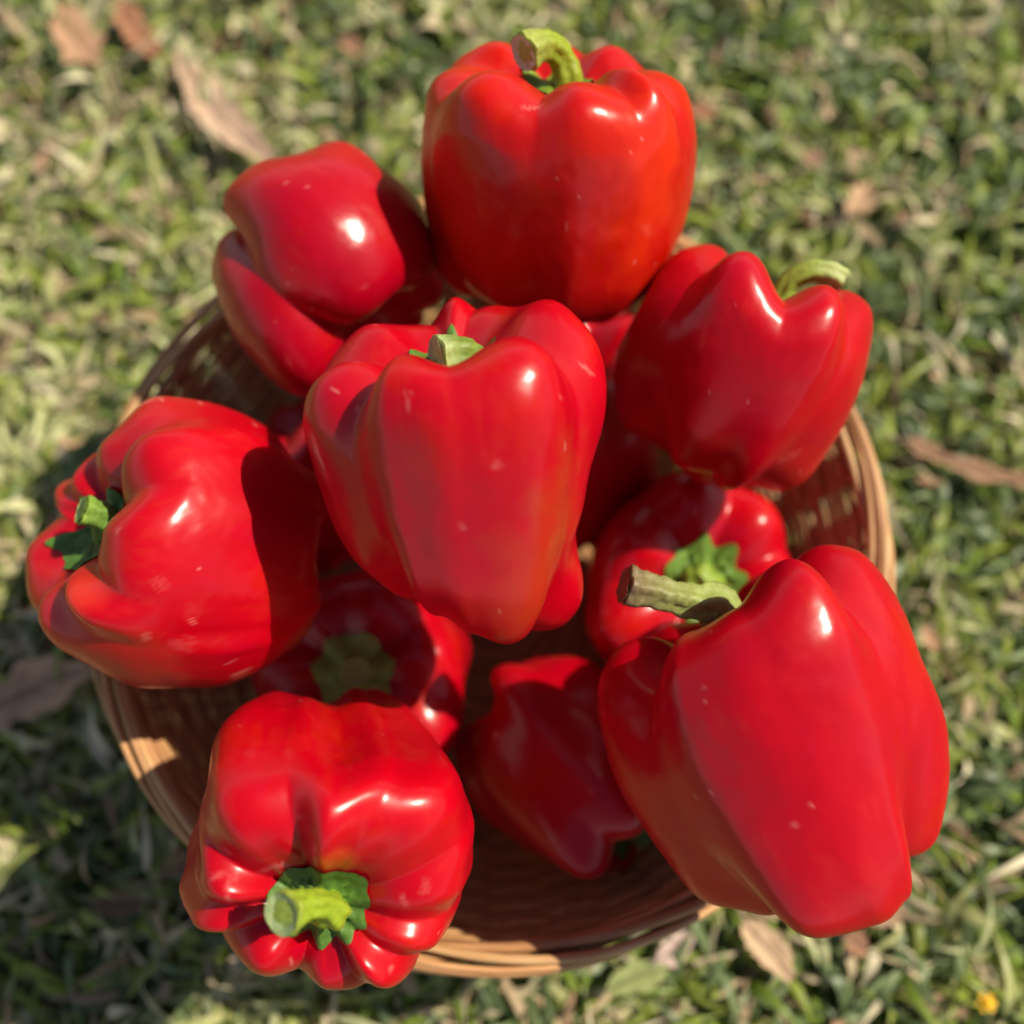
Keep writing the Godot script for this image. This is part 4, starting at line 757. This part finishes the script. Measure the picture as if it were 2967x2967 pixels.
	list.append({"label": "shaded red pepper lying on the basket floor between the two front ones", "seed": 10.0,
		"at": Vector3(0.00430, 0.07519, 0.04543), "side": Vector3(-0.74270, -0.08544, 0.66415), "up": Vector3(0.63590, 0.22079, 0.73952), "front": Vector3(-0.20983, 0.97157, -0.10965),
		"radius": 0.03337, "length": 0.07636, "taper": 0.86, "cavity": 1.0, "crease": 1.0, "fold": 0.0, "bend_front": -0.00095, "bend_side": 0.00149,
		"valleys": [0.343, 1.225, 2.117, 3.450, 4.711, 5.707], "depth": [0.90, 0.90, 0.80, 0.80, 0.90, 0.80], "run": [0.70, 0.70, 0.70, 0.70, 0.70, 0.70],
		"swells": [[Vector3(0.0047, 0.0064, 0.0174), Vector3(0.00013, -0.00215, 0.00101)], [Vector3(0.0027, 0.0036, 0.0189), Vector3(0.00054, -0.00089, 0.00036)], [Vector3(-0.0012, 0.0001, 0.0192), Vector3(0.00027, 0.00286, -0.00140)], [Vector3(-0.0061, 0.0025, 0.0187), Vector3(-0.00075, -0.00166, 0.00089)], [Vector3(-0.0183, 0.0041, 0.0099), Vector3(0.00147, 0.00170, -0.00100)], [Vector3(-0.0266, 0.0172, 0.0103), Vector3(-0.00082, -0.00047, 0.00033)], [Vector3(0.0097, 0.0081, 0.0159), Vector3(-0.00097, 0.00343, -0.00152)], [Vector3(0.0173, 0.0023, -0.0009), Vector3(-0.00058, 0.00120, -0.00050)], [Vector3(0.0265, 0.0039, -0.0017), Vector3(0.00050, -0.00085, 0.00034)], [Vector3(0.0302, 0.0085, -0.0018), Vector3(-0.00019, 0.00023, -0.00008)], [Vector3(0.0337, 0.0197, -0.0016), Vector3(0.00039, -0.00027, 0.00008)], [Vector3(0.0347, 0.0303, -0.0015), Vector3(0.00175, -0.00022, -0.00012)], [Vector3(0.0336, 0.0455, 0.0003), Vector3(-0.00037, 0.00008, 0.00001)], [Vector3(0.0319, 0.0530, 0.0028), Vector3(-0.00031, -0.00020, 0.00014)], [Vector3(0.0303, 0.0594, 0.0009), Vector3(-0.00108, -0.00084, 0.00054)], [Vector3(0.0261, 0.0674, -0.0009), Vector3(-0.00050, -0.00075, 0.00042)], [Vector3(0.0160, 0.0722, -0.0228), Vector3(0.00059, 0.00198, -0.00103)], [Vector3(0.0103, 0.0759, -0.0233), Vector3(-0.00019, -0.00091, 0.00046)], [Vector3(0.0052, 0.0750, -0.0242), Vector3(-0.00013, -0.00059, 0.00030)]],
		"top": [-0.008, -0.105, 0.024, 0.000, 0.015, 0.000], "middle": [-0.000, 0.151, 0.002, 0.008, 0.057, 0.002], "tip": [-0.019, 0.128, 0.000, 0.007, -0.055, 0.018], "shoulder": [0.004, -0.083, 0.001, -0.055, -0.024, -0.000], "foot": [-0.124, -0.028, -0.008, 0.004, -0.032, -0.001],
		"tint": Color(0.414, 0.001, 0.010),
		"stains": [],
		"marks": [],
		"calyx": {"points": 6, "reach": 0.2, "wrinkle": 0.0012, "color": Color(0.140, 0.250, 0.040), "tooth": 0.12},
		"stem": {"path": [Vector3(-0.0000, 0.0593, 0.0000), Vector3(-0.0017, 0.0697, -0.0038), Vector3(-0.0027, 0.0750, -0.0062)], "radii": [0.0055, 0.0046, 0.0046], "color": Color(0.200, 0.320, 0.050), "end_color": Color(0.220, 0.330, 0.060), "cut_color": Color(0.300, 0.360, 0.140), "blend": 0.55, "ridge": 0.11, "gnarl": 0.16},
	})
	list.append({"label": "red pepper hidden under the topmost one, seen only as dark slivers beside it", "seed": 11.0,
		"at": Vector3(0.02490, 0.05181, -0.02513), "side": Vector3(0.98794, -0.00606, 0.15470), "up": Vector3(0.09290, 0.82255, -0.56106), "front": Vector3(-0.12385, 0.56866, 0.81319),
		"radius": 0.03951, "length": 0.08582, "taper": 0.85, "cavity": 1.0, "crease": 1.0, "fold": 0.0, "bend_front": 0.00043, "bend_side": -0.00041,
		"valleys": [0.694, 1.741, 2.968, 3.665, 4.887, 5.934], "depth": [1.00, 1.00, 1.00, 1.00, 1.00, 1.00], "run": [0.70, 0.70, 0.70, 0.70, 0.70, 0.70],
		"swells": [[Vector3(0.0360, 0.0391, 0.0084), Vector3(-0.00024, 0.00020, -0.00015)], [Vector3(0.0358, 0.0287, 0.0094), Vector3(0.00175, -0.00092, 0.00064)], [Vector3(0.0328, 0.0116, 0.0107), Vector3(-0.00105, 0.00097, -0.00071)], [Vector3(0.0216, -0.0012, 0.0129), Vector3(0.00023, -0.00045, 0.00034)], [Vector3(0.0349, 0.0542, 0.0026), Vector3(-0.00163, -0.00016, 0.00021)]],
		"top": [-0.189, -0.049, 0.000, 0.000, 0.000, 0.000], "middle": [0.073, -0.012, 0.000, 0.000, 0.000, 0.001], "tip": [0.037, 0.001, 0.000, 0.000, 0.000, 0.003], "shoulder": [-0.080, 0.007, 0.000, 0.000, 0.000, -0.000], "foot": [0.038, 0.003, -0.000, 0.000, 0.000, 0.003],
		"tint": Color(0.430, 0.001, 0.010),
		"stains": [],
		"marks": [],
	})
	list.append({"label": "red pepper of which only a dark rounded end shows beside the left one", "seed": 12.0,
		"at": Vector3(-0.05423, 0.06435, -0.01262), "side": Vector3(0.88492, -0.00678, -0.46569), "up": Vector3(-0.31742, 0.72292, -0.61371), "front": Vector3(0.34082, 0.69090, 0.63757),
		"radius": 0.03385, "length": 0.06249, "taper": 0.85, "cavity": 1.0, "crease": 1.0, "fold": 0.0, "bend_front": 0.00007, "bend_side": 0.00006,
		"valleys": [0.698, 1.745, 2.964, 3.658, 4.888, 5.934], "depth": [1.00, 1.00, 1.00, 1.00, 1.00, 1.00], "run": [0.70, 0.70, 0.70, 0.70, 0.70, 0.70],
		"swells": [[Vector3(-0.0109, 0.0522, -0.0228), Vector3(0.00032, -0.00028, 0.00022)], [Vector3(0.0006, 0.0551, -0.0236), Vector3(-0.00012, -0.00044, 0.00024)]],
		"top": [0.000, -0.001, -0.060, -0.020, 0.000, 0.000], "middle": [0.000, -0.000, -0.002, -0.001, 0.000, 0.000], "tip": [0.000, -0.000, -0.000, -0.000, 0.000, 0.000], "shoulder": [0.000, -0.003, -0.102, -0.049, 0.000, 0.000], "foot": [0.000, 0.000, 0.002, 0.001, 0.000, 0.000],
		"tint": Color(0.414, 0.001, 0.010),
		"stains": [],
		"marks": [],
	})
	return list

# ------------------------------------------------------------------ dry leaves and bits on the lawn
func leaf_mesh(length: float, width: float, curl: float, fold: float, seed_of: float, ragged: float) -> ArrayMesh:
	var pos := PackedVector3Array()
	var col := PackedColorArray()
	var rows := 16
	var cols := 9
	for side in 1:
		for r in rows:
			var t := float(r) / (rows - 1)
			var w := width * 0.5 * pow(sin(PI * clampf(0.03 + 0.94 * t, 0.0, 1.0)), 0.75) * (1.0 + ragged * noise.get_noise_2d(t * 4.0, seed_of))
			for c in cols:
				var u := float(c) / (cols - 1) * 2.0 - 1.0
				var edge := 1.0 + ragged * 0.6 * noise.get_noise_2d(t * 7.0 + u, seed_of + 3.0)
				var x := (t - 0.5) * length
				var z := u * w * edge + 0.10 * length * sin(t * 2.4 + seed_of)
				var y := fold * absf(u) * w + curl * (t - 0.5) * (t - 0.5) * length + 0.10 * width * noise.get_noise_2d(t * 3.0 + seed_of, u * 1.5)
				pos.append(Vector3(x, y, z))
				var k := 0.98 + 0.30 * noise.get_noise_2d(t * 6.0, u * 3.0 + seed_of) - (0.14 if absf(u) < 0.12 else 0.0)
				col.append(Color(k, k * 0.98, k * 0.95))
	return grid_mesh(pos, rows, cols, false, PackedVector2Array(), col)

func make_litter() -> void:
	var leaves := [
		# label, from, to, height, width, colour, curl, fold, ragged, name, category
		["long twisted tan leaf on the grass behind the shaded rear pepper", Vector2(-0.1529, -0.2817), Vector2(-0.1056, -0.2028), 0.031, 0.02, Color(0.900, 0.760, 0.660), 0.25, 0.35, 0.35, "dry_leaf", "leaf"],
		["pinkish brown leaf at the far corner of the lawn", Vector2(-0.2217, -0.3053), Vector2(-0.1962, -0.2714), 0.031, 0.02, Color(0.880, 0.680, 0.540), 0.2, 0.2, 0.4, "dry_leaf", "leaf"],
		["rust brown curled leaf beside the pinkish one at the lawn's far edge", Vector2(-0.1951, -0.3020), Vector2(-0.1662, -0.2759), 0.031, 0.017, Color(0.720, 0.480, 0.360), 0.4, 0.4, 0.5, "dry_leaf", "leaf"],
		["small brown leaf scrap in the grass far to the left", Vector2(-0.2216, -0.2079), Vector2(-0.2168, -0.2269), 0.028, 0.007, Color(0.740, 0.580, 0.480), 0.3, 0.3, 0.4, "dry_leaf", "leaf"],
		["large grey brown leaf lying in shade beside the left rim", Vector2(-0.2139, 0.0568), Vector2(-0.1645, 0.0359), 0.03, 0.022, Color(0.900, 0.720, 0.580), 0.18, 0.25, 0.3, "dry_leaf", "leaf"],
		["pale tan oval leaf on the grass below the largest pepper", Vector2(0.0987, 0.1288), Vector2(0.1124, 0.1534), 0.03, 0.0125, Color(0.920, 0.780, 0.640), 0.2, 0.3, 0.25, "dry_leaf", "leaf"],
		["pale pink leaf scrap just outside the front rim", Vector2(0.0620, 0.1437), Vector2(0.0786, 0.1365), 0.03, 0.01, Color(0.900, 0.800, 0.780), 0.3, 0.3, 0.3, "dry_leaf", "leaf"],
		["small buff leaf tip standing up in the grass above the bent stem", Vector2(0.1666, -0.1832), Vector2(0.1799, -0.2007), 0.032, 0.012, Color(0.920, 0.760, 0.600), 0.3, 0.6, 0.5, "dry_leaf", "leaf"],
		["narrow brown leaf by the right edge of the lawn", Vector2(0.1800, -0.0655), Vector2(0.2392, -0.0536), 0.03, 0.01, Color(0.720, 0.550, 0.440), 0.2, 0.3, 0.5, "dry_leaf", "leaf"],
		["dark brown leaf scrap in the shaded grass near the front pepper", Vector2(-0.1546, 0.1266), Vector2(-0.1376, 0.1235), 0.029, 0.01, Color(0.550, 0.420, 0.340), 0.3, 0.3, 0.4, "dry_leaf", "leaf"],
		["squarish red brown leaf scrap beyond the largest pepper's tip", Vector2(0.1360, 0.1373), Vector2(0.1454, 0.1419), 0.029, 0.01, Color(0.700, 0.500, 0.400), 0.2, 0.3, 0.5, "dry_leaf", "leaf"],
		["buff leaf scrap half hidden below the largest pepper's tip", Vector2(0.1469, 0.1303), Vector2(0.1626, 0.1284), 0.028, 0.009, Color(0.800, 0.660, 0.540), 0.3, 0.3, 0.4, "dry_leaf", "leaf"],
		["rust coloured leaf scrap behind the rear pepper's right side", Vector2(0.0981, -0.2484), Vector2(0.1067, -0.2375), 0.029, 0.011, Color(0.740, 0.500, 0.380), 0.3, 0.4, 0.5, "dry_leaf", "leaf"],
		["brown leaf scrap in the grass far right of the rear pepper", Vector2(0.1509, -0.2207), Vector2(0.1579, -0.2117), 0.029, 0.009, Color(0.720, 0.540, 0.460), 0.3, 0.4, 0.5, "dry_leaf", "leaf"],
		["straw coloured stick lying flat in shade at the near corner", Vector2(-0.1642, 0.1582), Vector2(-0.1421, 0.1548), 0.03, 0.0042, Color(0.740, 0.620, 0.500), 0.05, 0.2, 0.2, "dry_leaf", "leaf"],
		["brown leaf scrap in the grass between far lawn and rear pepper's stem", Vector2(-0.0795, -0.2867), Vector2(-0.0657, -0.2786), 0.029, 0.009, Color(0.720, 0.520, 0.420), 0.3, 0.4, 0.5, "dry_leaf", "leaf"],
		["broad pale green leaf blade on the grass in front of the basket", Vector2(0.0448, 0.1580), Vector2(0.0678, 0.1473), 0.031, 0.012, Color(0.620, 0.700, 0.420), 0.15, 0.3, 0.15, "fallen_blade", "blade"],
	]
	for i in leaves.size():
		var l: Array = leaves[i]
		var a: Vector2 = l[1]
		var b: Vector2 = l[2]
		var o := node_at(l[9], Vector3((a.x + b.x) / 2.0, l[3] - 0.0022, (a.y + b.y) / 2.0))
		tag(o, l[0], l[10], "dry leaves fallen on the lawn" if l[10] == "leaf" else "")
		o.rotation = Vector3(0.12 * sin(i * 2.3), -atan2(b.y - a.y, b.x - a.x), 0.10 * cos(i * 1.7))
		var m := StandardMaterial3D.new()
		var c: Color = l[5].lerp(Color(0.55, 0.49, 0.42), 0.28).darkened(0.06)
		m.albedo_color = c
		m.vertex_color_use_as_albedo = true
		m.roughness = 0.75
		m.metallic_specular = 0.25
		m.cull_mode = BaseMaterial3D.CULL_DISABLED
		m.backlight_enabled = true
		m.backlight = Color(0.25, 0.18, 0.12)
		put("blade", leaf_mesh(a.distance_to(b), l[4], l[6], l[7], i * 5.3 + 1.0, l[8] * 1.7), m, o)
		# midrib and stalk
		var len := a.distance_to(b)
		var p := PackedVector3Array()
		var r := PackedFloat32Array()
		for s in 9:
			var t := s / 8.0 * 1.12 - 0.12
			var tt := clampf(t, 0.0, 1.0)
			p.append(Vector3((t - 0.5) * len, l[6] * (tt - 0.5) * (tt - 0.5) * len + 0.0004 + 0.10 * l[4] * noise.get_noise_2d(tt * 3.0 + i * 5.3 + 1.0, 0.0), 0.10 * len * sin(tt * 2.4 + i * 5.3 + 1.0)))
			r.append(lerpf(0.0008, 0.0003, tt))
		var mm := StandardMaterial3D.new()
		mm.albedo_color = c.darkened(0.25)
		mm.roughness = 0.8
		put("midrib", tube_mesh(p, r, 6), mm, o)
	# small yellow flower in the grass
	var f := node_at("flower", Vector3(0.1869, 0.033, 0.1593))
	tag(f, "tiny yellow flower low in the grass near the corner", "flower")
	var ym := StandardMaterial3D.new()
	ym.albedo_color = Color(0.93, 0.70, 0.08)
	ym.roughness = 0.8
	var sp := SphereMesh.new()
	sp.radius = 0.0021
	sp.height = 0.0030
	sp.radial_segments = 14
	sp.rings = 7
	put("flower_centre", sp, ym, f)
	var wm := StandardMaterial3D.new()
	wm.albedo_color = Color(0.92, 0.74, 0.16)
	wm.roughness = 0.7
	wm.cull_mode = BaseMaterial3D.CULL_DISABLED
	for k in 6:
		var pm := leaf_mesh(0.0026, 0.0020, 0.3, 0.2, k * 1.0, 0.1)
		var pt := put("petal", pm, wm, f)
		var a := TAU * k / 6.0 + 0.1 * sin(k * 4.0)
		pt.rotation.y = -a
		pt.position = Vector3(cos(a) * 0.0026, -0.0008, sin(a) * 0.0026)
	var sm := StandardMaterial3D.new()
	sm.albedo_color = Color(0.35, 0.45, 0.16)
	put("flower_stalk", tube_mesh(PackedVector3Array([Vector3(0, -0.033, 0.004), Vector3(0, -0.015, 0.001), Vector3(0, -0.001, 0)]), PackedFloat32Array([0.0006, 0.0005, 0.0005]), 6), sm, f)
